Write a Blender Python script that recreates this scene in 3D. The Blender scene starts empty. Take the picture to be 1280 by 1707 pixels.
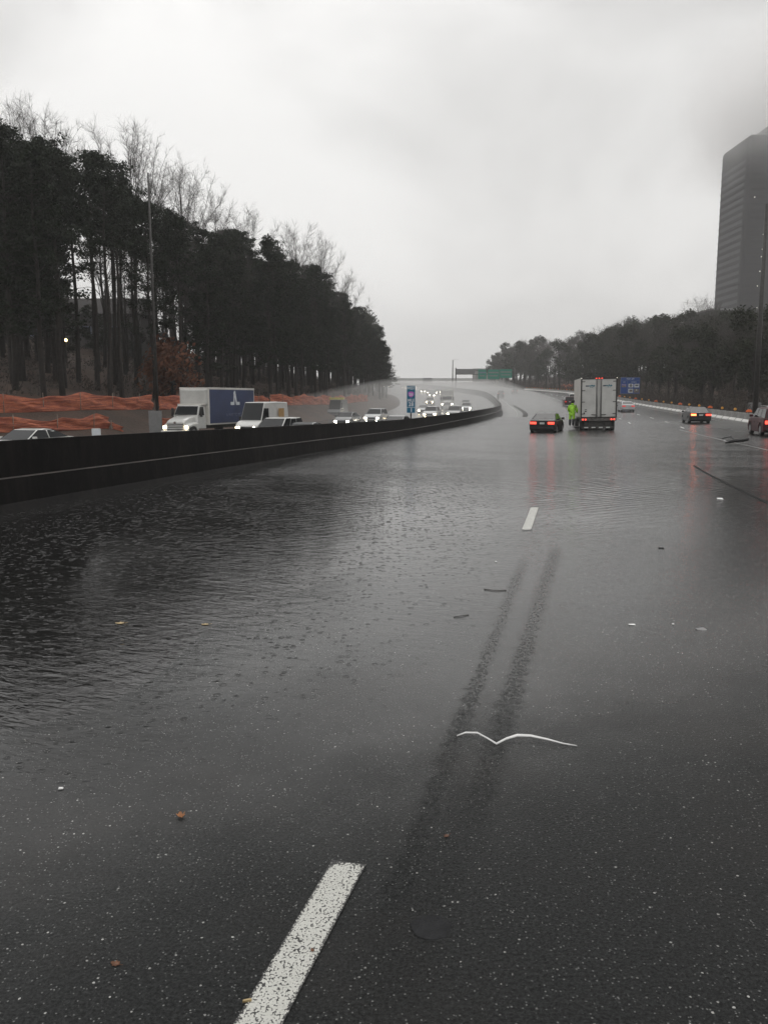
import bpy, bmesh, math, random
from mathutils import Vector, Matrix, noise as mnoise
R = math.radians
random.seed(7)
scn = bpy.context.scene
COL = scn.collection

# ------------------------------------------------------------------ camera
PITCH = math.atan((853.5 - 664) / 1328)
cd = bpy.data.cameras.new('camera'); cam = bpy.data.objects.new('camera', cd); COL.objects.link(cam)
cd.sensor_fit = 'VERTICAL'; cd.sensor_height = 36; cd.lens = 36 * 1328 / 1707
cd.clip_start = 0.05; cd.clip_end = 6000
cam.location = (0, 0, 0); cam.rotation_euler = (R(90) - PITCH, 0, 0)
scn.camera = cam
scn.render.resolution_x = 767; scn.render.resolution_y = 1024
scn.view_settings.view_transform = 'Standard'; scn.view_settings.look = 'None'
scn.cycles.volume_bounces = 10; scn.cycles.max_bounces = 14
scn.view_settings.exposure = 0.3; scn.view_settings.gamma = 1

# ------------------------------------------------------------------ node helpers
class NT:
    def __init__(s, tree): s.t = tree; s.n = tree.nodes; s.l = tree.links
    def new(s, typ, ins=None, **kw):
        n = s.n.new(typ)
        for k, v in kw.items(): setattr(n, k, v)
        if ins:
            for k, v in ins.items():
                sock = n.inputs[k]
                if isinstance(v, bpy.types.NodeSocket): s.l.new(v, sock)
                elif isinstance(v, bpy.types.Node): s.l.new(v.outputs[0], sock)
                else: sock.default_value = v
        return n
    def m(s, op, a, b=0.0, c=None, clamp=False):
        ins = {0: a, 1: b}
        if c is not None: ins[2] = c
        return s.new('ShaderNodeMath', ins, operation=op, use_clamp=clamp).outputs[0]
    def ramp(s, fac, stops, interp='LINEAR'):
        n = s.new('ShaderNodeValToRGB', {0: fac}); cr = n.color_ramp; cr.interpolation = interp
        while len(cr.elements) < len(stops): cr.elements.new(0.5)
        for e, (p, c) in zip(cr.elements, stops):
            e.position = p; e.color = (c, c, c, 1) if isinstance(c, (int, float)) else (*c, 1)
        return n.outputs[0]
    def mix(s, f, a, b):
        n = s.new('ShaderNodeMix', data_type='RGBA')
        for k, v in ((0, f), (6, a), (7, b)):
            if isinstance(v, bpy.types.NodeSocket): s.l.new(v, n.inputs[k])
            elif isinstance(v, tuple): n.inputs[k].default_value = (*v, 1)
            else: n.inputs[k].default_value = v
        return n.outputs[2]
    def noise(s, scale, vec=None, detail=2, rough=.5, dist=0, out=0):
        ins = {'Scale': scale, 'Detail': detail, 'Roughness': rough, 'Distortion': dist}
        if vec is not None: ins['Vector'] = vec
        return s.new('ShaderNodeTexNoise', ins).outputs[out]
    def mapr(s, v, a, b, c=0.0, d=1.0, smooth=True):
        return s.new('ShaderNodeMapRange', {0: v, 1: a, 2: b, 3: c, 4: d}, interpolation_type='SMOOTHSTEP' if smooth else 'LINEAR').outputs[0]
    def scalev(s, vec, sc):
        return s.new('ShaderNodeMapping', {0: vec, 3: sc}).outputs[0]

# ------------------------------------------------------------------ world: overcast sky
SUN_EL, SUN_ROT = R(48), R(200)
w = bpy.data.worlds.new('World'); scn.world = w; w.use_nodes = True
T = NT(w.node_tree); T.n.clear()
sky = T.new('ShaderNodeTexSky', sky_type='NISHITA', sun_disc=False, sun_elevation=SUN_EL, sun_rotation=SUN_ROT, air_density=1, dust_density=4)
hs = T.new('ShaderNodeHueSaturation', {'Saturation': .06, 'Color': sky.outputs[0]})
tc = T.new('ShaderNodeTexCoord').outputs['Generated']
sx = T.new('ShaderNodeSeparateXYZ', {0: tc})
el = sx.outputs[2]
base = T.ramp(el, [(0.0, (.76, .755, .74)), (.10, (.75, .745, .735)), (.3, (.77, .765, .755)), (.55, (.92, .91, .90)), (1, (1.08, 1.07, 1.05))])
cl = T.noise(1.9, T.scalev(tc, (1, 1, 2.0)), detail=6, rough=.5, dist=.5)
clr = T.mapr(cl, .36, .64, .74, 1.06)
# the cloud deck thickens to the right of the view
side = T.m('MULTIPLY', T.mapr(sx.outputs[0], -.05, .5, 0, 1), T.mapr(el, .05, .6, .2, 1))
dim = T.m('SUBTRACT', 1.04, T.m('MULTIPLY', side, .38))
left = T.m('MULTIPLY', clr, dim)
over = T.new('ShaderNodeVectorMath', {0: base, 'Scale': left}, operation='SCALE')
over.inputs[0].default_value = (0, 0, 0)
T.l.new(base, over.inputs[0]); T.l.new(left, over.inputs['Scale'])
ov10 = T.new('ShaderNodeVectorMath', operation='SCALE'); T.l.new(over.outputs[0], ov10.inputs[0]); ov10.inputs['Scale'].default_value = 10.0
mixs = T.mix(.93, hs.outputs[0], ov10.outputs[0])
bg = T.new('ShaderNodeBackground', {0: mixs, 1: 0.1})
T.new('ShaderNodeOutputWorld', {0: bg.outputs[0]})
# ------------------------------------------------------------------ sun (veiled)
sd = bpy.data.lights.new('sun', 'SUN'); sd.energy = .5; sd.angle = R(40); sd.color = (1, .97, .93)
so = bpy.data.objects.new('sun', sd); COL.objects.link(so)
so.rotation_euler = (R(90) - SUN_EL, 0, R(180) - SUN_ROT + R(180))

# ------------------------------------------------------------------ materials
def mat(name, color=(.5, .5, .5), rough=.5, metal=0, spec=.5, emit=None, es=0, coat=0, var=0, vscale=3, bump=0, bscale=30):
    m = bpy.data.materials.new(name); m.use_nodes = True
    t = NT(m.node_tree); b = t.n['Principled BSDF']
    b.inputs['Base Color'].default_value = (*color, 1); b.inputs['Roughness'].default_value = rough
    b.inputs['Metallic'].default_value = metal; b.inputs['Specular IOR Level'].default_value = spec
    b.inputs['Coat Weight'].default_value = coat; b.inputs['Coat Roughness'].default_value = .06
    if emit: b.inputs['Emission Color'].default_value = (*emit, 1); b.inputs['Emission Strength'].default_value = es
    oc = t.new('ShaderNodeTexCoord').outputs['Object']
    if var:
        n = t.noise(vscale, oc, 5, .6)
        c = t.mix(t.mapr(n, .3, .7), tuple(x * (1 - var) for x in color), tuple(min(1, x * (1 + var)) for x in color))
        t.l.new(c, b.inputs['Base Color'])
    if bump:
        n = t.noise(bscale, oc, 4, .6)
        bn = t.new('ShaderNodeBump', {'Strength': bump, 'Distance': .02, 'Height': n}); t.l.new(bn.outputs[0], b.inputs['Normal'])
    return m

M = {}
M['black_paint'] = mat('black_paint', (.010, .010, .011), .4, spec=.25, coat=.25, var=.2)
M['dark_red_paint'] = mat('dark_red_paint', (.05, .008, .011), .45, spec=.2, coat=.12, var=.2)
M['silver_paint'] = mat('silver_paint', (.42, .43, .44), .35, coat=.4, var=.1)
M['white_paint'] = mat('white_paint', (.62, .62, .60), .3, coat=.5, var=.06)
M['grey_paint'] = mat('grey_paint', (.12, .125, .13), .3, coat=.6, var=.1)
M['glass'] = mat('glass', (.014, .016, .018), .12, spec=.22)
M['rubber'] = mat('rubber', (.014, .014, .014), .7, var=.3)
M['rim'] = mat('rim', (.3, .3, .31), .35, metal=.8, var=.1)
M['black_plastic'] = mat('black_plastic', (.015, .015, .016), .5, var=.3)
M['head'] = mat('headlamp_lens', (.9, .85, .7), .2, emit=(1, .80, .48), es=22)
M['headw'] = mat('headlamp_white', (.9, .9, .85), .2, emit=(1, .92, .74), es=26)
M['amber'] = mat('amber_lamp', (.9, .4, .05), .3, emit=(1, .42, .06), es=9)
M['tail'] = mat('tail_lamp', (.6, .02, .02), .3, emit=(1, .07, .04), es=2.2)
M['taildim'] = mat('tail_lamp_dim', (.35, .02, .02), .3, emit=(1, .05, .04), es=.5)
M['tailbright'] = mat('tail_lamp_bright', (.8, .1, .03), .3, emit=(1, .16, .05), es=6)
M['plate'] = mat('plate', (.5, .52, .5), .5, var=.1)
M['boxwhite'] = mat('box_panel', (.48, .48, .46), .45, var=.1, vscale=1.2)
M['boxwarm'] = mat('box_side', (.62, .60, .56), .4, var=.08, vscale=1)
M['boxblue'] = mat('box_blue', (.035, .05, .115), .4, var=.15, vscale=1)
M['logo'] = mat('logo_white', (.62, .65, .68), .5, var=.05)
M['logofaint'] = mat('logo_faint', (.16, .18, .26), .5, var=.1)
M['teal'] = mat('logo_teal', (.02, .14, .2), .5, var=.2)
M['navy'] = mat('logo_navy', (.012, .03, .06), .5, var=.2)
M['steel'] = mat('steel', (.22, .22, .22), .4, metal=.6, var=.2, vscale=8)
M['dark_steel'] = mat('dark_steel', (.045, .043, .04), .5, metal=.3, var=.3, vscale=5)
M['chrome'] = mat('chrome', (.5, .5, .5), .25, metal=.9, var=.05)
M['dirty'] = mat('road_dirt_panel', (.09, .085, .08), .7, var=.5, vscale=5)
M['hivis'] = mat('hivis_fabric', (.30, .60, .03), .6, var=.3, vscale=6, bump=.3, bscale=8)
M['reflect'] = mat('reflective_tape', (.6, .62, .6), .3, var=.05)
M['skin'] = mat('skin', (.18, .10, .07), .6, var=.1)
M['hair'] = mat('dark_hair', (.012, .01, .009), .6, var=.3, vscale=30)
M['darkcloth'] = mat('dark_cloth', (.015, .016, .02), .8, var=.3, vscale=10)
M['signblue'] = mat('sign_blue', (.012, .06, .26), .5, var=.08)
M['signteal'] = mat('sign_mile_blue', (.0, .12, .22), .5, var=.08)
M['signgreen'] = mat('sign_green', (.005, .22, .15), .5, var=.08)
M['signwhite'] = mat('sign_white', (.62, .65, .68), .5, var=.04)
M['signpink'] = mat('sign_magenta', (.5, .12, .5), .5, var=.1)
M['signgrey'] = mat('sign_back', (.2, .2, .2), .5, metal=.4, var=.1)
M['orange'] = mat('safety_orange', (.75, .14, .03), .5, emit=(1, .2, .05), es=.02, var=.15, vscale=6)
M['yelloworange'] = mat('amber_plastic', (.72, .34, .05), .5, var=.2, vscale=6)
M['concrete'] = mat('concrete_light', (.25, .245, .235), .7, var=.22, vscale=1.6, bump=.3)
M['bridgeconc'] = mat('bridge_concrete', (.2, .2, .195), .8, var=.2, vscale=.3)
M['bark'] = mat('bark', (.022, .018, .015), .9, var=.35, vscale=3, bump=.5, bscale=12)
M['twig'] = mat('twig_bark', (.05, .043, .037), .9, var=.3, vscale=2)
M['needle'] = mat('pine_needles', (.012, .018, .009), .75, var=.45, vscale=.7, spec=.2)
M['evergreen'] = mat('broadleaf_green', (.022, .026, .014), .75, var=.4, vscale=.6, spec=.2)
M['brownleaf'] = mat('rust_leaves', (.14, .05, .022), .8, var=.4, vscale=2)
M['brush'] = mat('brush_stems', (.04, .032, .026), .9, var=.45, vscale=.3)
M['tower'] = mat('tower_concrete', (.026, .026, .030), .8, spec=.15, var=.15, vscale=.1)
M['towerglass'] = mat('tower_glass', (.012, .013, .017), .4, spec=.2, var=.3, vscale=.15)
M['lit'] = mat('lit_window', (.8, .8, .7), .5, emit=(1, .95, .85), es=.9)
M['litwarm'] = mat('warm_lamp', (.9, .7, .3), .5, emit=(1, .75, .3), es=6)
M['housewall'] = mat('house_wall', (.1, .095, .095), .8, var=.15)
M['roof'] = mat('house_roof', (.05, .045, .045), .8, var=.2)
M['trim'] = mat('plastic_trim_white', (.8, .8, .79), .45, var=.08, vscale=20)
M['leaf'] = mat('dead_leaf', (.36, .13, .025), .45, var=.5, vscale=30, bump=.6, bscale=60)
M['leafdark'] = mat('dead_leaf_dark', (.13, .05, .02), .5, var=.4, vscale=40)
M['leafpale'] = mat('dead_leaf_pale', (.4, .3, .15), .5, var=.3, vscale=40)
M['stick'] = mat('stick', (.02, .016, .012), .7, var=.3)
M['yellow'] = mat('yellow_paint', (.55, .5, .12), .4, var=.1)

# ------------------------------------------------------------------ mesh builder
class MB:
    def __init__(s): s.v = []; s.f = []; s.mi = []; s.sm = []
    def add(s, vs, fs, mi=0, smooth=False):
        o = len(s.v); s.v += [tuple(p) for p in vs]
        for f in fs: s.f.append([i + o for i in f]); s.mi.append(mi); s.sm.append(smooth)
        return s
    def box(s, x0, x1, y0, y1, z0, z1, mi=0, M4=None):
        vs = [(x, y, z) for z in (z0, z1) for y in (y0, y1) for x in (x0, x1)]
        if M4 is not None: vs = [M4 @ Vector(v) for v in vs]
        return s.add(vs, [(0, 2, 3, 1), (4, 5, 7, 6), (0, 1, 5, 4), (2, 6, 7, 3), (0, 4, 6, 2), (1, 3, 7, 5)], mi)
    def loft(s, rings, mi=0, cap=True, smooth=False, closed=True):
        n = len(rings[0]); vs = [p for r in rings for p in r]; fs = []
        for i in range(len(rings) - 1):
            for j in range(n if closed else n - 1):
                k = (j + 1) % n
                fs.append((i * n + j, i * n + k, (i + 1) * n + k, (i + 1) * n + j))
        if cap: fs.append(tuple(range(n - 1, -1, -1))); fs.append(tuple((len(rings) - 1) * n + j for j in range(n)))
        return s.add(vs, fs, mi, smooth)
    def tube(s, pts, rads, n=6, mi=0, smooth=True, cap=True):
        pts = [Vector(p) for p in pts]; rings = []
        if not isinstance(rads, (list, tuple)): rads = [rads] * len(pts)
        for i, p in enumerate(pts):
            d = (pts[min(i + 1, len(pts) - 1)] - pts[max(i - 1, 0)]).normalized()
            a = Vector((0, 0, 1)) if abs(d.z) < .9 else Vector((1, 0, 0))
            u = d.cross(a).normalized(); v = d.cross(u)
            rings.append([p + (u * math.cos(2 * math.pi * j / n) + v * math.sin(2 * math.pi * j / n)) * rads[i] for j in range(n)])
        return s.loft(rings, mi, cap, smooth)
    def cyl(s, c, r, axis, h, n=20, mi=0, r2=None):
        c = Vector(c); a = Vector(axis).normalized()
        b = Vector((0, 0, 1)) if abs(a.z) < .9 else Vector((1, 0, 0))
        u = a.cross(b).normalized(); v = a.cross(u); r2 = r if r2 is None else r2
        ring = lambda p, q: [p + (u * math.cos(2 * math.pi * j / n) + v * math.sin(2 * math.pi * j / n)) * q for j in range(n)]
        return s.loft([ring(c - a * h / 2, r), ring(c + a * h / 2, r2)], mi)
    def ellip(s, c, r, n=10, m=7, mi=0):
        rings = []
        for i in range(m + 1):
            t = math.pi * (i + .02) / (m + .04)
            rings.append([(c[0] + r[0] * math.sin(t) * math.cos(2 * math.pi * j / n), c[1] + r[1] * math.sin(t) * math.sin(2 * math.pi * j / n), c[2] - r[2] * math.cos(t)) for j in range(n)])
        return s.loft(rings, mi, True, True)
    def mesh(s, name, mats):
        me = bpy.data.meshes.new(name); me.from_pydata(s.v, [], s.f); me.update()
        for m in (mats if isinstance(mats, (list, tuple)) else [mats]): me.materials.append(M[m] if isinstance(m, str) else m)
        if any(s.mi): me.polygons.foreach_set('material_index', s.mi)
        me.polygons.foreach_set('use_smooth', s.sm)
        return me
    def build(s, name, mats, parent=None, bevel=0):
        o = bpy.data.objects.new(name, s.mesh(name, mats)); COL.objects.link(o)
        if parent: o.parent = parent
        if bevel:
            b = o.modifiers.new('bevel', 'BEVEL'); b.width = bevel; b.segments = 2; b.limit_method = 'ANGLE'; b.angle_limit = R(28)
        return o
def tag(o, label, cat=None, group=None, kind=None):
    if label: o['label'] = label
    if cat: o['category'] = cat
    if group: o['group'] = group
    if kind: o['kind'] = kind
    return o
def empty(name, loc=(0, 0, 0), rz=0):
    o = bpy.data.objects.new(name, None); COL.objects.link(o); o.location = loc; o.rotation_euler = (0, 0, rz); return o
def kids(o): return [c for c in COL.objects if c.parent == o]
KC = {}
def copy_tree(o, parent=None):
    c = o.copy(); COL.objects.link(c)
    if parent: c.parent = parent; c.matrix_parent_inverse = o.matrix_parent_inverse
    for ch in kids(o): copy_tree(ch, c)
    return c
def text(s, size, mt, parent, loc, rot, name='lettering', wide=1.0, bold=.0):
    cu = bpy.data.curves.new('t', 'FONT'); cu.body = s; cu.size = size; cu.align_x = 'CENTER'; cu.align_y = 'CENTER'; cu.extrude = .004; cu.offset = bold
    to = bpy.data.objects.new('t', cu); COL.objects.link(to)
    dg = bpy.context.evaluated_depsgraph_get(); me = bpy.data.meshes.new_from_object(to.evaluated_get(dg))
    COL.objects.unlink(to); bpy.data.objects.remove(to)
    me.materials.clear(); me.materials.append(M[mt])
    o = bpy.data.objects.new(name, me); COL.objects.link(o); o.parent = parent; o.location = loc; o.rotation_euler = rot; o.scale = (wide, 1, 1)
    return o

# ------------------------------------------------------------------ road geometry (metres, camera at the origin)
def interp(tbl, y):
    if y <= tbl[0][0]:
        a, b = tbl[0], tbl[1]; return a[1] + (b[1] - a[1]) / (b[0] - a[0]) * (y - a[0])
    if y >= tbl[-1][0]:
        a, b = tbl[-2], tbl[-1]; return b[1] + (b[1] - a[1]) / (b[0] - a[0]) * (y - b[0])
    for i in range(len(tbl) - 1):
        if tbl[i][0] <= y <= tbl[i + 1][0]:
            p0 = tbl[max(i - 1, 0)]; p1 = tbl[i]; p2 = tbl[i + 1]; p3 = tbl[min(i + 2, len(tbl) - 1)]
            h = p2[0] - p1[0]; t = (y - p1[0]) / h
            m1 = (p2[1] - p0[1]) / (p2[0] - p0[0]) * h; m2 = (p3[1] - p1[1]) / (p3[0] - p1[0]) * h
            return (2 * t ** 3 - 3 * t * t + 1) * p1[1] + (t ** 3 - 2 * t * t + t) * m1 + (-2 * t ** 3 + 3 * t * t) * p2[1] + (t ** 3 - t * t) * m2
TXM = [(-60, -28), (0, -12.4), (17, -7.85), (50, 1.0), (78, 8.6), (105, 14.6), (130, 18.9), (170, 24), (210, 28), (250, 30.3), (300, 30), (340, 28.6), (380, 26.5), (450, 20), (560, 2), (700, -30)]
TXR = [(-60, -3), (0, 11.8), (32, 20.8), (67, 31.2), (100, 38), (134, 43.3), (220, 54), (290, 59), (350, 60), (450, 54), (560, 38), (700, 8)]
TXL = [(-60, -50), (0, -35), (17, -30.5), (58, -20), (88, -11.5), (120, -4), (150, 0.8), (190, 4.2), (250, 3.5), (320, -4), (400, -17), (450, -27), (560, -52), (700, -90)]
TZM = [(-60, -2.3), (0, -2.46), (17, -2.5), (35, -2.66), (52, -2.82), (78, -2.68), (105, -2.6), (130, -2.4), (170, -1.8), (250, .9), (300, 2.1), (380, 4.3), (450, 6.4), (520, 8.3), (620, 10), (700, 10.5)]
TZR = [(-60, -1.9), (0, -2.1), (32, -2.2), (67, -2.12), (100, -1.8), (134, -1.2), (220, 1.0), (350, 3.8), (450, 6.3), (520, 8.4), (620, 10), (700, 10.5)]
XM = lambda y: interp(TXM, y)
XR = lambda y: interp(TXR, y)
XL = lambda y: interp(TXL, y)
ZM = lambda y: interp(TZM, y)
ZR = lambda y: interp(TZR, y)
W = -2.35
def zroad(x, y):
    xm = XM(y)
    if x >= xm:
        f = (x - xm) / (XR(y) - xm); z = ZM(y) + (ZR(y) - ZM(y)) * f
        if y < 110: z += .018 * mnoise.noise(Vector((x * .45, y * .25, 3)))
        return z
    f = (xm - x) / (xm - XL(y)); return ZM(y) - .06 - .22 * f * max(0, 1 - max(0, y - 100) / 200)
def hd(y): return math.atan((XM(y + 3) - XM(y - 3)) / 6)          # road heading
def frange(a, b, s):
    r = []
    while a < b - 1e-6: r.append(a); a += s
    return r

# ---- asphalt and water
def drops(t, vec, scale, keep=.45):
    v = t.new('ShaderNodeTexVoronoi', {'Vector': vec, 'Scale': scale, 'Randomness': 1.0}); d = v.outputs['Distance']
    rc = t.new('ShaderNodeSeparateColor', {0: v.outputs['Color']}).outputs
    r = t.m('MULTIPLY', rc[1], .38)
    ring = t.m('SINE', t.m('MULTIPLY', t.m('SUBTRACT', d, r), 32.0))
    fall = t.mapr(t.m('ABSOLUTE', t.m('SUBTRACT', d, r)), 0, .16, 1, 0)
    return t.m('MULTIPLY', t.m('MULTIPLY', ring, fall), t.m('GREATER_THAN', rc[0], keep))
def ripples(t, pos, X, Y):
    """height of wind ripples, wave fronts and rain rings (about 0..2)"""
    rot = t.new('ShaderNodeMapping', {0: pos, 2: (0, 0, R(25))}).outputs[0]
    w1 = t.new('ShaderNodeTexWave', {'Vector': t.new('ShaderNodeMapping', {0: pos, 2: (0, 0, R(60))}).outputs[0], 'Scale': 1.1, 'Distortion': 7.0, 'Detail': 2, 'Detail Scale': .5, 'Detail Roughness': .55}).outputs[1]
    w2 = t.noise(4.4, t.scalev(rot, (.6, 1.8, 1)), 4, .55, .5)
    w3 = t.noise(13, t.scalev(rot, (.6, 1.5, 1)), 3, .6, .6)
    big = t.noise(1.2, t.scalev(rot, (.6, 1.6, 1)), 3, .5, .4)
    calm = t.mapr(t.noise(.3, t.scalev(rot, (.7, 1.0, 1)), 4, .6), .36, .62, .5, 1)
    q = t.m('SUBTRACT', X, t.m('MULTIPLY', Y, .25))
    lft = t.mapr(q, -7, 1.5, 1, .22)
    h = t.m('ADD', t.m('MULTIPLY', w1, t.m('ADD', .08, t.m('MULTIPLY', t.mapr(Y, 11, 21, 0, 1.3), t.mapr(q, -4, 2, .3, 1)))), t.m('ADD', t.m('MULTIPLY', w2, .9), t.m('MULTIPLY', w3, .45)))
    h = t.m('MULTIPLY', t.m('MULTIPLY', h, calm), t.m('MAXIMUM', t.mapr(q, -6, 2, .62, .42), t.mapr(Y, 15, 28, 0, 1.5)))
    h = t.m('ADD', h, t.m('MULTIPLY', t.m('MULTIPLY', big, t.mapr(Y, 14, 45, .3, 1.7)), t.mapr(q, -6, 1, .5, 1)))
    dr = t.m('ADD', t.m('MULTIPLY', drops(t, pos, 13, .6), t.mapr(t.noise(1.3, pos, 3, .6), .35, .65, .15, .8)), t.m('MULTIPLY', drops(t, pos, 7.5, .5), t.mapr(Y, 9, 16, 0, 1)))
    sv = t.new('ShaderNodeTexVoronoi', {'Vector': t.scalev(pos, (.8, 1.0, 1)), 'Scale': 8.5}); src = t.new('ShaderNodeSeparateColor', {0: sv.outputs['Color']}).outputs
    spl = t.m('MULTIPLY', t.mapr(t.m('ADD', sv.outputs['Distance'], t.m('MULTIPLY', src[1], .14)), 0, .32, 1, 0), t.m('GREATER_THAN', src[0], .38))
    h = t.m('ADD', h, t.m('MULTIPLY', t.m('MULTIPLY', spl, 1.25), t.mapr(q, -6.5, -1.5, 1, .05)))
    return t.m('ADD', h, t.m('MULTIPLY', t.m('MULTIPLY', dr, .5), lft))
def asphalt():
    m = bpy.data.materials.new('wet_asphalt'); m.use_nodes = True; t = NT(m.node_tree); b = t.n['Principled BSDF']
    pos = t.new('ShaderNodeNewGeometry').outputs['Position']; s = t.new('ShaderNodeSeparateXYZ', {0: pos}); X, Y, Z = s.outputs
    flat = t.new('ShaderNodeCombineXYZ', {0: X, 1: Y, 2: 0.0}).outputs[0]
    # aggregate
    vo = t.new('ShaderNodeTexVoronoi', {'Vector': flat, 'Scale': 70.0}); d = vo.outputs['Distance']
    rnd = t.new('ShaderNodeSeparateColor', {0: vo.outputs['Color']})
    big = t.new('ShaderNodeTexVoronoi', {'Vector': flat, 'Scale': 38.0}); rb = t.new('ShaderNodeSeparateColor', {0: big.outputs['Color']})
    n1 = t.noise(110, flat, 2, .7)
    sp1 = t.m('MULTIPLY', t.m('GREATER_THAN', rnd.outputs[0], .62), t.m('LESS_THAN', t.m('ADD', d, t.m('MULTIPLY', n1, .5)), .52))
    sp2 = t.m('MULTIPLY', t.m('GREATER_THAN', rb.outputs[1], .88), t.m('LESS_THAN', t.m('ADD', big.outputs['Distance'], t.m('MULTIPLY', n1, .3)), .36))
    patch = t.mapr(t.noise(.9, flat, 5, .65), .38, .62, .12, 1.0)
    fine = t.noise(60, flat, 5, .8)
    basec = t.mix(t.mapr(fine, .38, .64), (.003, .0034, .0036), (.030, .032, .032))
    basec = t.mix(t.m('MULTIPLY', t.mapr(t.noise(.6, flat, 5, .65), .45, .7), .4), basec, (.030, .027, .025))
    c = t.mix(t.m('MULTIPLY', t.m('MULTIPLY', sp1, rnd.outputs[2]), .9), basec, (.20, .205, .20))
    c = t.mix(t.m('MULTIPLY', t.m('MULTIPLY', sp2, patch), rb.outputs[2]), c, (.5, .5, .48))
    t.l.new(c, b.inputs['Base Color'])
    def band(k, o, wd, y0, y1, y2, y3):
        q = t.m('ADD', t.m('SUBTRACT', X, t.m('MULTIPLY', Y, k)), o)
        q = t.m('ADD', q, t.m('MULTIPLY', t.m('SUBTRACT', t.noise(7, flat, 4, .7), .5), .22))
        g = t.mapr(t.m('ABSOLUTE', q), wd * .25, wd * 1.15, 1, 0)
        return t.m('MULTIPLY', g, t.m('MULTIPLY', t.mapr(Y, y0, y1), t.mapr(Y, y2, y3, 1, 0)))
    tr = t.m('MAXIMUM', band(.25, .80, .10, 2.6, 3.6, 10.2, 12), band(.27, .62, .13, 3.2, 4.6, 11.6, 12.6))
    tr = t.m('MAXIMUM', tr, t.m('MULTIPLY', band(.26, .71, .24, 2.2, 3.2, 4.2, 7.5), .6))
    tr = t.m('MULTIPLY', tr, t.mapr(t.noise(32, t.scalev(flat, (1, .6, 1)), 4, .75), .34, .68, .3, 1))
    hh = t.m('SUBTRACT', Z, W)
    pn = t.m('MULTIPLY', t.m('SUBTRACT', t.noise(.9, flat, 6, .65), .5), 1.0)
    film = t.mapr(t.m('ADD', hh, t.m('MULTIPLY', pn, .05)), .01, .16, 1, .62)
    near = t.mapr(t.m('ADD', t.m('SUBTRACT', Y, t.m('MULTIPLY', X, .55)), t.m('MULTIPLY', pn, 2.6)), 3.0, 8.0, .12, 1)
    film = t.m('MULTIPLY', film, near)
    film = t.m('MULTIPLY', film, t.m('SUBTRACT', 1.0, t.m('MULTIPLY', tr, .9)))
    film = t.m('MAXIMUM', film, t.mapr(Y, 40, 90, 0, .95))
    rough = t.m('ADD', t.mapr(t.m('POWER', film, .5), 0, 1, .55, .05, False), t.mapr(Y, 12, 50, 0, .16))
    t.l.new(rough, b.inputs['Roughness'])
    t.l.new(t.mapr(film, 0, .5, .09, .5, False), b.inputs['Specular IOR Level'])
    b.inputs['IOR'].default_value = 1.5
    h1 = t.m('ADD', t.m('MULTIPLY', t.m('SUBTRACT', 1.0, d), .8), t.m('MULTIPLY', fine, 1.6))
    st = t.m('MULTIPLY', t.mapr(t.m('POWER', film, .6), 0, 1, 1.0, .05, False), t.mapr(Y, 5, 40, 1, .35))
    bn = t.new('ShaderNodeBump', {'Strength': st, 'Distance': .008, 'Height': h1})
    rp = t.m('MULTIPLY', ripples(t, pos, X, Y), t.mapr(hh, .0, .10, 1.0, .36))
    bn2 = t.new('ShaderNodeBump', {'Strength': t.m('MULTIPLY', t.mapr(film, .1, .9, .0, 1), .75), 'Distance': .02, 'Height': rp, 'Normal': bn.outputs[0]})
    gr = t.noise(55, t.scalev(flat, (1, .8, 1)), 5, .75)
    bn3 = t.new('ShaderNodeBump', {'Strength': t.m('MULTIPLY', t.mapr(film, .2, 1, .8, .55), t.mapr(hh, -.01, .09, .2, 1)), 'Distance': .0042, 'Height': t.m('ADD', gr, t.m('MULTIPLY', drops(t, flat, 15.0, .5), .35)), 'Normal': bn2.outputs[0]})
    t.l.new(bn3.outputs[0], b.inputs['Normal'])
    return m
M['asphalt'] = asphalt()
def water_mat():
    m = bpy.data.materials.new('flood_water'); m.use_nodes = True; t = NT(m.node_tree); b = t.n['Principled BSDF']
    pos = t.new('ShaderNodeNewGeometry').outputs['Position']
    s = t.new('ShaderNodeSeparateXYZ', {0: pos}); X, Y, Z = s.outputs
    b.inputs['Base Color'].default_value = (.013, .0128, .0125, 1)
    t.l.new(t.mapr(Y, 12, 50, .04, .21), b.inputs['Roughness']); b.inputs['IOR'].default_value = 1.5
    bn = t.new('ShaderNodeBump', {'Strength': .75, 'Distance': .02, 'Height': ripples(t, pos, X, Y)}); t.l.new(bn.outputs[0], b.inputs['Normal'])
    return m
M['water'] = water_mat()
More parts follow.
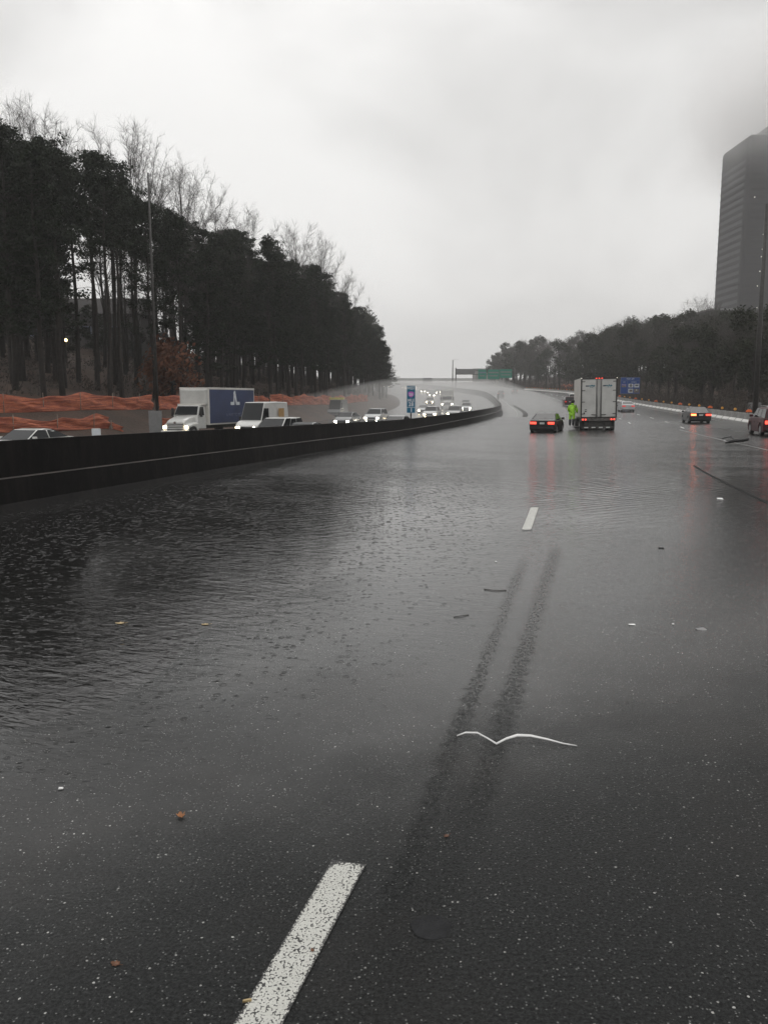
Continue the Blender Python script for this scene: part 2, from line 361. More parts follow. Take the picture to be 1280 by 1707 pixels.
def paint_mat():
    m = bpy.data.materials.new('road_paint'); m.use_nodes = True; t = NT(m.node_tree); b = t.n['Principled BSDF']
    pos = t.new('ShaderNodeNewGeometry').outputs['Position']
    uv = t.new('ShaderNodeAttribute', attribute_name='edge').outputs['Fac']
    vo = t.new('ShaderNodeTexVoronoi', {'Vector': pos, 'Scale': 115.0}).outputs['Distance']
    n = t.noise(95, pos, 4, .7); n2 = t.noise(7, pos, 3, .6)
    hole = t.m('ADD', t.m('MULTIPLY', n, 1.0), t.m('MULTIPLY', n2, .38))
    worn = t.m('MAXIMUM', t.mapr(hole, .84, .92, 0, 1), t.m('GREATER_THAN', vo, .69))
    eg = t.m('LESS_THAN', t.m('ADD', uv, t.m('MULTIPLY', t.m('SUBTRACT', n, .5), .9)), .10)
    k = t.m('MAXIMUM', worn, eg)
    c = t.mix(n2, (.50, .50, .46), (.66, .66, .62)); c = t.mix(k, c, (.03, .03, .03))
    t.l.new(c, b.inputs['Base Color']); b.inputs['Roughness'].default_value = .35
    bn = t.new('ShaderNodeBump', {'Strength': .9, 'Distance': .005, 'Height': t.m('ADD', t.m('SUBTRACT', 1.0, vo), n)}); t.l.new(bn.outputs[0], b.inputs['Normal'])
    return m
M['paint'] = paint_mat()
M['seam'] = mat('seam_streak', (.006, .006, .006), .7, spec=.1, var=.3, vscale=8, bump=.4, bscale=60)
M['paintfar'] = mat('lane_paint', (.5, .5, .48), .4, var=.25, vscale=6)
M['linefaint'] = mat('worn_lane_paint', (.16, .16, .155), .4, var=.35, vscale=3)
M['shoulderconc'] = mat('wet_shoulder', (.10, .10, .095), .25, var=.25, vscale=.8, bump=.2)

def strip_road(name, fa, fb, ys, nf, dz=0, mt='asphalt'):
    mb = MB(); vs = []; fs = []
    for y in ys:
        a, b = fa(y), fb(y)
        for j in range(nf + 1):
            x = a + (b - a) * j / nf; vs.append((x, y, zroad(x, y) + dz))
    n = nf + 1
    for i in range(len(ys) - 1):
        for j in range(nf): fs.append((i * n + j, i * n + j + 1, (i + 1) * n + j + 1, (i + 1) * n + j))
    mb.add(vs, fs, 0, True); return mb.build(name, mt)
YS = frange(-30, 0, 3) + frange(0, 30, .5) + frange(30, 110, 1.5) + frange(110, 300, 4) + frange(300, 700, 8)
tag(strip_road('road', lambda y: XM(y), lambda y: XR(y) + 1.5, YS, 48), None, kind='structure')
tag(strip_road('opposite_road', lambda y: XL(y) - .5, lambda y: XM(y) - .001, YS, 16), None, kind='structure')
# flood water: level sheet, kept inside the median wall
mb = MB(); vs = []; fs = []; wy = frange(-12, 104, 2)
for y in wy:
    for j in range(13): vs.append((XM(y) + .2 + (XR(y) - XM(y) - 1.2) * j / 12, y, W))
for i in range(len(wy) - 1):
    for j in range(12): fs.append((i * 13 + j, i * 13 + j + 1, i * 13 + j + 14, i * 13 + j + 13))
mb.add(vs, fs, 0, True); tag(mb.build('water', 'water'), None, kind='structure')

# ---- terrain (one sheet out to the horizon)
def gz(x, y):
    yy = min(max(y, -60), 700)
    xl, xr = XL(yy), XR(yy)
    nz = mnoise.noise(Vector((x * .05, y * .05, 0))) * 1.2 + mnoise.noise(Vector((x * .17, y * .17, 5))) * .4
    if x < xl:
        o = xl - x; base_ = zroad(xl, yy) - .1
        prof = interp([(0, 0), (1.5, .1), (3, .8), (5, 1.6), (8, 2.5), (15, 4.2), (30, 7), (50, 11), (80, 16), (200, 26), (600, 30)], o)
        fade = 1 - min(1, max(0, (yy - 210) / 150)) * .85
        return base_ + prof * fade + nz * min(1, max(0, o - 2) / 10) * .6
    if x > xr:
        o = x - xr; base_ = zroad(xr, yy) - .1
        prof = interp([(0, 0), (4, .0), (8, .8), (16, 3.2), (34, 6.5), (80, 9), (200, 12), (600, 14)], o)
        fade = 1 - min(1, max(0, (yy - 330) / 200)) * .6
        return base_ + prof * fade + nz * min(1, max(0, o - 4) / 10) * .6
    return zroad(x, yy) - .25
mb = MB(); vs = []; fs = []
gx = [-900, -600, -400, -300, -220, -160] + frange(-120, 100, 1.6) + [100, 106, 114, 124, 136, 150, 170, 200, 260, 340, 450, 600, 900]
gy = [-120, -60] + frange(-40, 40, 6) + frange(40, 200, 2.5) + frange(200, 420, 6) + [420, 450, 480, 520, 560, 600, 700, 850, 1000, 1300, 1600]
for y in gy:
    for x in gx: vs.append((x, y, gz(x, y)))
n = len(gx)
for i in range(len(gy) - 1):
    for j in range(n - 1): fs.append((i * n + j, i * n + j + 1, (i + 1) * n + j + 1, (i + 1) * n + j))
mb.add(vs, fs, 0, True)
def ground_mat():
    m = bpy.data.materials.new('leaf_litter_ground'); m.use_nodes = True; t = NT(m.node_tree); b = t.n['Principled BSDF']
    pos = t.new('ShaderNodeNewGeometry').outputs['Position']
    n = t.noise(.25, pos, 6, .65); n2 = t.noise(3, pos, 5, .7)
    c = t.mix(t.mapr(n, .35, .65), (.045, .028, .02), (.085, .048, .033)); c = t.mix(t.mapr(n2, .4, .7, 0, .6), c, (.035, .03, .022))
    t.l.new(c, b.inputs['Base Color']); b.inputs['Roughness'].default_value = .85
    bn = t.new('ShaderNodeBump', {'Strength': .8, 'Distance': .2, 'Height': n2}); t.l.new(bn.outputs[0], b.inputs['Normal'])
    return m
M['ground'] = ground_mat()
tag(mb.build('ground', 'ground'), None, kind='structure')

# ---- lane markings
def ribbon(name, pts, wd, mt, dz, label, cat, group=None, kind=None, edge=False, sub=1):
    mb = MB(); vs = []; fs = []; ev = []
    P = []
    for a, b in zip(pts, pts[1:]):
        for k in range(sub): P.append((a[0] + (b[0] - a[0]) * k / sub, a[1] + (b[1] - a[1]) * k / sub))
    P.append(pts[-1]); nc = 6 if edge else 1
    for i, p in enumerate(P):
        q = P[min(i + 1, len(P) - 1)]; r = P[max(i - 1, 0)]; d = Vector((q[0] - r[0], q[1] - r[1])).normalized(); nrm = Vector((d.y, -d.x))
        for j in range(nc + 1):
            u = (j / nc - .5) * wd; x, y = p[0] + nrm.x * u, p[1] + nrm.y * u
            vs.append((x, y, zroad(x, y) + dz)); ev.append(1 - abs(j / nc - .5) * 2 if 0 < i < len(P) - 1 else 0)
    n = nc + 1
    for i in range(len(P) - 1):
        for j in range(nc): fs.append((i * n + j, i * n + j + 1, (i + 1) * n + j + 1, (i + 1) * n + j))
    mb.add(vs, fs, 0, True); o = mb.build(name, mt)
    if edge:
        at = o.data.attributes.new('edge', 'FLOAT', 'POINT'); at.data.foreach_set('value', ev)
    tag(o, label, cat, group, kind); return o
dashes = [((-.97, .85), (-.175, 3.70)), ((2.55, 14.1), (3.27, 17.15))]
for k, (a, b) in enumerate(dashes):
    ribbon('lane_dash', [a, ((a[0] + b[0]) / 2, (a[1] + b[1]) / 2), b], .178, 'paint', .005,
           ['worn white lane dash on the asphalt nearest the camera', 'white lane dash half under water in front of the ripples'][k], 'road marking', edge=True, sub=18)
# further lane lines (curving with the road)
def lane_x(y, f): return XM(y) + (XR(y) - XM(y)) * f
for f in (.60, .74):
    for k, y in enumerate(frange(62, 330, 12.2)):
        yy = frange(y, y + 3.4, 1); pts = [(lane_x(q, f), q) for q in yy]
        ribbon('lane_dash', pts, .14, 'paintfar', .006, 'short white lane dash on the far wet lanes beyond the truck', 'road marking', group='white lane dashes beyond the flood')
pts = [(17.2 + (lane_x(q, .70) - lane_x(36, .70)) - (q - 36) * .09, q) for q in frange(34, 62, 2)]
ribbon('solid_line', pts, .10, 'linefaint', .006, 'thin pale solid line running past the bumper debris', 'road marking')
ribbon('solid_line', [(XR(q) - 1.6, q) for q in frange(20, 360, 4)], .10, 'linefaint', .006, 'white edge line running along the foot of the concrete barriers', 'road marking')
ribbon('solid_line', [(XM(q) + 2.6, q) for q in frange(108, 360, 4)], .12, 'linefaint', .006, 'pale edge line beside the median wall on the far bend', 'road marking')
ribbon('seam_streak', [(8.2, 16.2), (8.45, 17.4), (9.1, 20.5), (9.96, 24.4), (10.9, 28)], .09, 'seam', .005, 'dark tar seam crossing the wet asphalt at the right edge', 'road seam', sub=4)
ribbon('seam_streak', [(XM(q) + 3.8 - abs(q - 120) * .006, q) for q in frange(82, 175, 3)], .7, 'seam', .006, 'dark streak curving beside the median wall on the bend', 'road seam')  # broad dark streak along the bend, drawn in the seam material
ribbon('shoulder_strip', [(XM(q) + 2.1, q) for q in frange(90, 175, 3)], 1.9, 'shoulderconc', .004, 'pale wet shoulder strip beside the median wall at the bend', 'road shoulder')
for f in (.22, .42, .62, .82):
    for y in frange(52, 330, 12.2):
        pts = [(XM(q) - (XM(q) - XL(q)) * f, q) for q in (y, y + 1.6, y + 3.2)]
        ribbon('lane_dash', pts, .14, 'paintfar', .006, 'short white lane dash on the oncoming carriageway', 'road marking', group='white lane dashes of the oncoming lanes')
# round asphalt plugs near the camera
def disc(name, x, y, r, label):
    mb = MB(); n = 40
    vs = [(x, y, zroad(x, y) + .0022)] + [(x + r * (1 + .05 * math.sin(3 * k) + .04 * math.cos(7 * k)) * math.cos(2 * math.pi * k / n), y + r * .95 * math.sin(2 * math.pi * k / n), zroad(x, y) + .002) for k in range(n)]
    mb.add(vs, [(0, 1 + k, 1 + (k + 1) % n) for k in range(n)], 0, True)
    return tag(mb.build(name, 'seam_patch'), label, 'road patch')
M['seam_patch'] = mat('asphalt_plug', (.017, .0175, .019), .6, spec=.12, var=.25, vscale=20, bump=.3, bscale=90)
disc('asphalt_patch', .205, 3.19, .088, 'round smooth dark patch in the asphalt right of the nearest dash')

# ------------------------------------------------------------------ median wall
def wall_mat():
    m = bpy.data.materials.new('wet_dark_concrete'); m.use_nodes = True; t = NT(m.node_tree); b = t.n['Principled BSDF']
    pos = t.new('ShaderNodeNewGeometry').outputs['Position']
    st = t.noise(1.5, t.scalev(pos, (1, 1, .12)), 5, .7); n = t.noise(4, pos, 5, .65)
    c = t.mix(t.mapr(st, .4, .72), (.004, .0037, .0037), (.014, .012, .011)); c = t.mix(t.mapr(n, .55, .8, 0, .5), c, (.02, .018, .017))
    t.l.new(c, b.inputs['Base Color']); b.inputs['Roughness'].default_value = .6; b.inputs['Specular IOR Level'].default_value = .12
    bn = t.new('ShaderNodeBump', {'Strength': .5, 'Distance': .03, 'Height': n}); t.l.new(bn.outputs[0], b.inputs['Normal'])
    return m
M['wall'] = wall_mat()
M['ledge'] = mat('wet_ledge', (.05, .042, .038), .6, var=.5, vscale=1.5)
wys = frange(-20, 60, 1.5) + frange(60, 260, 3) + frange(260, 560, 6)
TWH = [(0, 1.62), (17, 1.62), (30, 1.55), (52, 1.5), (78, 1.48), (110, 1.5), (140, 1.45), (200, 1.4), (400, 1.4)]
prof_lo = [(-.36, -.12), (-.36, .08), (-.22, .33), (-.17, .84), (.17, .84), (.22, .33), (.36, .08), (.36, -.12)]
def wall_loft(prof, mb, y0=-20, y1=560):
    rings = []
    for y in wys:
        if not y0 <= y <= y1: continue
        h = hd(y); c, s_ = math.cos(h), math.sin(h); H = interp(TWH, max(0, min(400, y)))
        rings.append([(XM(y) + u * c, y - u * s_, ZM(y) + (v if v < 1 else v - 2 + H)) for u, v in prof])
    mb.loft(rings); return mb
wl = wall_loft(prof_lo, MB()).build('median_wall', 'wall')
tag(wl, 'long dark wet concrete wall dividing the two carriageways', 'wall')
wall_loft([(-.075, .842), (-.06, 2), (.06, 2), (.075, .842)], MB()).build('wall_extension', 'wall', wl)
wall_loft([(.078, .8425), (.078, .862), (.165, .850), (.172, .8425)], MB()).build('ledge', 'ledge', wl)

# ------------------------------------------------------------------ vehicles
def panel(mb, q, inset=.08, off=.006, mi=0):
    """an inset quad lying proud of face q (4 points, ccw seen from outside)"""
    q = [Vector(p) for p in q]; c = sum(q, Vector()) / 4; nrm = (q[1] - q[0]).cross(q[3] - q[0]).normalized()
    out = []
    for i, p in enumerate(q):
        a = (q[(i + 1) % 4] - p).normalized(); b = (q[i - 1] - p).normalized()
        out.append(p + (a + b) * inset + nrm * off)
    back = [p - nrm * .012 for p in out]
    mb.loft([back, out], mi)
    return mb
SPECS = {
 'sedan': dict(L=4.7, W=1.84, H=1.46, belt=.94, nose=.66, cowl=.96, deck=1.03, rb=-1.72, rr=-.75, fr=.40, cy=1.35, clear=.23, wr=.325),
 'suv': dict(L=4.65, W=1.88, H=1.72, belt=1.08, nose=.82, cowl=1.12, deck=1.08, rb=-2.2, rr=-1.85, fr=.45, cy=1.25, clear=.24, wr=.37),
 'van': dict(L=5.9, W=2.0, H=2.72, belt=1.25, nose=.95, cowl=1.32, deck=1.2, rb=-2.93, rr=-2.86, fr=1.45, cy=2.15, clear=.25, wr=.36),
 'minivan': dict(L=4.9, W=1.95, H=1.75, belt=1.05, nose=.75, cowl=1.1, deck=1.05, rb=-2.35, rr=-2.1, fr=.6, cy=1.6, clear=.2, wr=.34)}
def car(name, kind, paint, label, cat, heads=None, tails='taildim', tail_left=None, group=None, mirrors=True, rack=False, plate=True):
    S = SPECS[kind]; root = empty(name); tag(root, label, cat, group)
    L, Wd, H = S['L'], S['W'], S['H']; hl = L / 2; hw = Wd / 2; yw = (hl - .92, -hl + .98); ra = S['wr'] + .05
    def top(y):
        if y > S['cy']: t = (y - S['cy']) / (hl - S['cy']); return S['cowl'] - (S['cowl'] - S['nose']) * (t ** 1.6)
        if y < S['rb']: t = (S['rb'] - y) / (S['rb'] + hl + 1e-6); return S['deck'] - .06 * t
        return S['belt'] + (S['cowl'] - S['belt']) * 0 + .02
    ys = [-hl, -hl + .07, -hl + .25, S['rb'], S['rb'] + .1, 0, S['cy'] - .1, S['cy'], hl - .5, hl - .2, hl - .06, hl]
    for c in yw: ys += [c + ra * k for k in (-1.12, -1.01, -.98, -.75, -.4, 0, .4, .75, .98, 1.01, 1.12)]
    ys = sorted(set(round(y, 3) for y in ys if -hl <= y <= hl)); rings = []
    for y in ys:
        e = max(0, (abs(y) - (hl - .35)) / .35); w_ = hw * (1 - .10 * e ** 2); zb = S['clear'] + .12 * e
        for c in yw:
            q = ra * ra - (y - c) ** 2
            if q > 0: zb = max(zb, S['wr'] + math.sqrt(q))
        zt = top(y) - .03 * (e > .9); zm = min(max(zb + .06, .58), zt - .05)
        zb = min(zb, zt - .14); zm = max(zb + .03, min(zm, zt - .07))
        rings.append([(-w_ * .97, y, zb), (-w_, y, zm), (-w_ * .955, y, zt - .035), (-w_ * .86, y, zt), (w_ * .86, y, zt), (w_ * .955, y, zt - .035), (w_, y, zm), (w_ * .97, y, zb)])
    body = MB().loft(rings).build('body', paint, root, bevel=.015)
    MB().box(-hw * .82, hw * .82, -hl + .3, hl - .3, S['clear'] - .03, S['clear'] + .3).build('underbody', 'black_plastic', root)
    # cabin
    bw, tw = hw * .90, hw * (.76 if kind == 'sedan' else .78 if kind != 'van' else .86); zb = S['belt']; zr_ = top(S['rb'] - .01); zc = S['cowl']
    ring = lambda y, zlo, zhi, f: None
    A = [Vector((sx_ * bw, S['rb'], zr_ - .03)) for sx_ in (-1, 1)]; B = [Vector((sx_ * tw * .95, S['rr'], H - .05)) for sx_ in (-1, 1)]
    Cc = [Vector((sx_ * tw * .97, S['fr'], H - .04)) for sx_ in (-1, 1)]; D = [Vector((sx_ * bw * .98, S['cy'], zc - .03)) for sx_ in (-1, 1)]
    mid = [Vector((sx_ * tw, (S['rr'] + S['fr']) / 2, H)) for sx_ in (-1, 1)]
    cab = MB(); vs = [A[0], B[0], mid[0], Cc[0], D[0], A[1], B[1], mid[1], Cc[1], D[1]]
    cab.add(vs, [(0, 1, 2, 3, 4), (5, 9, 8, 7, 6), (0, 5, 6, 1), (1, 6, 7, 2), (2, 7, 8, 3), (3, 8, 9, 4), (0, 4, 9, 5)])
    cab.build('roof', paint, root, bevel=.09)
    panel(MB(), [A[0], A[1], B[1], B[0]], .07 if kind != 'van' else .25).build('rear_window', 'glass', root)
    panel(MB(), [D[1], D[0], Cc[0], Cc[1]], .06, .008).build('windshield', 'glass', root)
    def lerp(a, b, t): return a + (b - a) * t
    for i in (0, 1):
        f = lambda a, b, c_, d_: ([a, b, c_, d_] if i else [b, a, d_, c_])
        if kind == 'van':
            m1 = lerp(D[i], A[i], .27); m2 = lerp(Cc[i], B[i], .17)
            m2 = lerp(m1, m2, .72); top2 = lerp(D[i], Cc[i], .72)
            panel(MB(), f(m1, D[i], top2, m2), .06, .008).build('side_window', 'glass', root)
        else:
            cuts = (0, .47, 1) if kind == 'sedan' else (0, .36, .68, 1)
            for a_, b_ in zip(cuts, cuts[1:]):
                p0 = lerp(A[i], D[i], a_); p1 = lerp(A[i], D[i], b_); q0 = lerp(B[i], Cc[i], a_); q1 = lerp(B[i], Cc[i], b_)
                off = .02
                panel(MB(), f(p0, p1, q1, q0), .045, off).build('side_window', 'glass', root)
    # wheels
    for c in yw:
        for s_ in (-1, 1):
            x = s_ * (hw - .13)
            ty = MB().cyl((0, 0, 0), S['wr'], (1, 0, 0), .21, 24).build('wheel', 'rubber', root, bevel=.03); ty.location = (x, c, S['wr'])
            rb_ = MB().cyl((s_ * .10, 0, 0), S['wr'] * .62, (1, 0, 0), .03, 20)
            for k in range(5):
                a = k * 2 * math.pi / 5; rb_.box(s_ * .1 - .025, s_ * .1 + .025, -.035, .035, .03, S['wr'] * .6, M4=Matrix.Rotation(a, 4, 'X'))
            rb_.build('rim', 'rim', ty)
    # bumpers, grille, lamps
    zl = .80 if kind in ('sedan',) else .95
    MB().box(-hw * .8, hw * .8, -hl - .03, -hl + .1, S['clear'] + .10, S['clear'] + .27).build('rear_bumper', 'black_plastic' if kind != 'sedan' else paint, root, bevel=.02)
    MB().box(-hw * .8, hw * .8, hl - .1, hl + .02, S['clear'] + .1, S['clear'] + .24).build('front_bumper', 'black_plastic', root, bevel=.02)
    MB().box(-hw * .45, hw * .45, hl - .05, hl + .012, S['nose'] - .24, S['nose'] - .08).build('grille', 'black_plastic', root)
    for s_ in (-1, 1):
        z0 = top(-hl) - .27; tm = tails if not (s_ == -1 and tail_left) else tail_left
        if kind == 'sedan': MB().box(min(s_ * hw * .42, s_ * hw * .90), max(s_ * hw * .42, s_ * hw * .90), -hl - .012, -hl + .12, z0, z0 + .16).build('taillight', tm, root, bevel=.02)
        else: MB().box(min(s_ * hw * .62, s_ * hw * .91), max(s_ * hw * .62, s_ * hw * .91), -hl - .012, -hl + .15, z0 - .02, z0 + .18).build('taillight', tm, root, bevel=.02)
        z1 = S['nose'] - .20
        MB().box(min(s_ * hw * .55, s_ * hw * .88), max(s_ * hw * .55, s_ * hw * .88), hl - .16, hl + .008, z1, z1 + .14).build('headlight', heads or 'glass', root, bevel=.02)
        if heads and kind != 'van': MB().cyl((s_ * hw * .6, hl + .02, S['clear'] + .17), .05, (0, 1, 0), .03, 12).build('fog_light', heads, root)
        if mirrors: MB().box(min(s_ * (hw - .06), s_ * (hw + .16)), max(s_ * (hw - .06), s_ * (hw + .16)), S['cy'] - .42, S['cy'] - .32, zb + .02, zb + (.17 if kind != 'van' else .35)).build('mirror', paint if kind != 'van' else 'black_plastic', root, bevel=.02)
        if rack: MB().tube([(s_ * tw * .85, S['rr'] + .1, H - .03), (s_ * tw * .85, S['rr'] + .3, H + .06), (s_ * tw * .85, S['fr'] - .3, H + .06), (s_ * tw * .85, S['fr'] - .05, H - .03)], .02, 6).build('roof_rail', 'chrome', root)
    if plate: MB().box(-.16, .16, -hl - .03, -hl - .005, top(-hl) - .27, top(-hl) - .14).build('licence_plate', 'plate', root)
    if kind != 'van':
        for y in (.1, -.8):
            pass
    return root
def place(o, x, y, head, z=None, dz=0, pitch=0):
    o.location = (x, y, (zroad(x, y) if z is None else z) + dz); o.rotation_euler = (pitch, 0, -head)
    return o
def handles(root, kind):
    S = SPECS[kind]
    for s_ in (-1, 1):
        for y in (.15, -.85): MB().box(min(s_ * S['W'] / 2, s_ * (S['W'] / 2 + .02)), max(s_ * S['W'] / 2, s_ * (S['W'] / 2 + .02)), y, y + .16, .78, .82).build('door_handle', 'black_plastic', root)

# stalled black sedan in the flood (its rear at 55 m)
c1 = car('black_sedan', 'sedan', 'black_paint', 'black sedan stalled in the flood left of the box truck, red tail lamps lit', 'car', tails='tail')
MB().tube([(0, -1.1, 1.40), (0, -1.25, 1.50)], .012, 5).build('antenna', 'black_plastic', c1); handles(c1, 'sedan')
h1 = R(20); place(c1, 10.9 + 2.3 * math.sin(h1), 55.3 + 2.3 * math.cos(h1), h1, z=-2.47)
c2 = car('black_sedan', 'sedan', 'black_paint', 'black sedan driving along the dry right lanes with a bright left tail lamp', 'car', tails='tail', tail_left='tailbright')
h2 = R(11); place(c2, 27.6 + 2.2 * math.sin(h2), 70 + 2.2 * math.cos(h2), h2); handles(c2, 'sedan')
c3 = car('silver_sedan', 'sedan', 'silver_paint', 'silver sedan right of the box truck below the blue sign', 'car', tails='taildim')
place(c3, 34.0, 113, R(9))
c4 = car('dark_red_suv', 'suv', 'dark_red_paint', 'dark red sport utility vehicle with roof rails at the right edge', 'car', tails='tail', rack=True)
h4 = R(13); place(c4, 23.8, 49.3, h4); handles(c4, 'suv')
c5 = car('dark_red_minivan', 'minivan', 'dark_red_paint', 'dark red minivan far ahead just left of the box truck', 'car', tails='taildim')
place(c5, 34.6, 151, R(7))

# box truck in the flood, rear view
def rear_truck():
    r = empty('box_truck'); tag(r, 'white box truck standing in the flood seen from behind with twin red tail lamps', 'truck')
    L, hw = 7.4, 1.29; z0, z1 = 1.22, 4.12
    MB().box(-hw, hw, 0.06, L, z0, z1).build('cargo_box', 'boxwarm', r, bevel=.02)
    fr = MB()
    fr.box(-hw - .012, -hw + .085, -.02, .055, z0, z1 + .01); fr.box(hw - .085, hw + .012, -.02, .055, z0, z1 + .01)
    fr.box(-hw + .087, hw - .087, -.02, .055, z1 - .11, z1 + .012); fr.box(-hw + .087, hw - .087, -.02, .055, z0, z0 + .05)
    fr.build('door_frame', 'dark_steel', r)
    for s_ in (-1, 1):
        d = MB().box(min(s_ * .012, s_ * (hw - .09)), max(s_ * .012, s_ * (hw - .09)), .0, .05, z0 + .055, z1 - .115).build('cargo_door', 'boxwhite', r, bevel=.008)
        for k in (.13, .30):
            rod = MB().tube([(s_ * (.05 + k * .42), -.03, z0 + .0), (s_ * (.05 + k * .42), -.03, z1 - .08)], .02 if k > .2 else .022, 8).build('lock_rod', 'dark_steel' if k > .2 else 'steel', d)
        for zz in (.25, 1.12, 1.95, 2.6): MB().box(min(s_ * (hw - .30), s_ * (hw - .06)), max(s_ * (hw - .30), s_ * (hw - .06)), -.03, -.002, z0 + zz, z0 + zz + .05).build('hinge', 'dark_steel', d)
        MB().tube([(s_ * .18, -.05, z0 + .20), (s_ * .52, -.05, z0 + .22)], .028, 6).build('handle', 'dark_steel', d)
        # emblem: dark bar running into two teal diamonds
        cx = s_ * .62
        e = MB(); e.box(cx - .34, cx - .13, -.008, -.002, z1 - .63, z1 - .55); e.build('emblem_bar', 'navy', d)
        e = MB(); e.box(cx - .128, cx + .03, -.008, -.002, z1 - .62, z1 - .55)
        for (ox, oz, sz) in ((.10, .02, .085), (.24, -.005, .095), (.02, -.10, .05), (.15, -.10, .045)):
            e.add([(cx + ox - sz, -.009, z1 - .58 + oz), (cx + ox, -.009, z1 - .58 + oz - sz * .8), (cx + ox + sz, -.009, z1 - .58 + oz), (cx + ox, -.009, z1 - .58 + oz + sz * .8)], [(0, 1, 2, 3)])
        e.build('emblem', 'teal', d)
        # lamps
        for k in (0, 1): MB().cyl((s_ * (hw - .17 - .20 * k), -.05, z0 - .14), .055, (0, 1, 0), .04, 14).build('taillight', 'tail', r)
        MB().cyl((s_ * (hw - .03), -.04, z1 - .03), .03, (0, 1, 0), .03, 10).build('corner_light', 'lit', r)
        # mudflap and wheels
        MB().box(min(s_ * .72, s_ * 1.22), max(s_ * .72, s_ * 1.22), .55, .57, .35, 1.05).build('mudflap', 'rubber', r)
        for x in (1.12, .82):
            w_ = MB().cyl((0, 0, 0), .5, (1, 0, 0), .27, 26).build('wheel', 'rubber', r, bevel=.03); w_.location = (s_ * x, 1.35, .5)
            if x > 1: MB().cyl((s_ * .125, 0, 0), .27, (1, 0, 0), .04, 20).build('rim', 'steel', w_)
        w_ = MB().cyl((0, 0, 0), .5, (1, 0, 0), .3, 26).build('wheel', 'rubber', r, bevel=.03); w_.location = (s_ * 1.05, 6.9 + .6, .5)
        MB().cyl((s_ * .14, 0, 0), .27, (1, 0, 0), .04, 20).build('rim', 'steel', w_)
        # mirrors of the cab
        MB().box(min(s_ * 1.3, s_ * 1.5), max(s_ * 1.3, s_ * 1.5), 7.9, 7.98, 1.7, 2.3).build('mirror', 'black_plastic', r)
    for k in (-1, 0, 1): MB().box(k * .2 - .05, k * .2 + .05, -.045, -.02, z1 - .06, z1 - .02).build('marker_light', 'tail', r)
    # stickers bottom left
    MB().box(-1.0, -.86, -.008, -.002, z0 + .42, z0 + .49).box(-1.0, -.84, -.008, -.002, z0 + .55, z0 + .60).box(-1.08, -.98, -.008, -.002, z0 + .28, z0 + .38).build('sticker', 'black_plastic', r)
    MB().box(-1.75, -1.2, .6, 1.7, .50, .56).box(-1.3, -1.2, .7, .8, .56, 1.2).build('side_step', 'dark_steel', r)
    # bed beam, underride guard, chassis
    MB().box(-hw, hw, .02, .2, z0 - .25, z0 - .005).build('rear_beam', 'dirty', r, bevel=.01)
    MB().box(-1.12, 1.12, .10, .2, .42, .55).build('underride_bar', 'dark_steel', r, bevel=.01)
    st = MB(); [st.box(-1.0 + k * .52, -.72 + k * .52, .09, .099, .45, .52) for k in range(4)]; st.build('reflective_strip', 'reflect', r)
    for s_ in (-1, 1): MB().box(s_ * .6 - .05, s_ * .6 + .05, .2, .3, .5, z0 - .2).build('guard_post', 'dark_steel', r)
    MB().box(-.95, .95, .3, .42, .5, z0 - .05).box(-.45, -.33, .3, 8.5, .75, 1.1).box(.33, .45, .3, 8.5, .75, 1.1).build('chassis', 'dark_steel', r)
    MB().box(-1.15, 1.15, 7.55, 9.2, .6, 2.75).build('cab', 'white_paint', r, bevel=.1)
    return r
tk = rear_truck(); th = R(9.5); place(tk, 15.83, 59.2, th, z=-2.62)
tk.rotation_euler = (0, R(-1.0), -th)

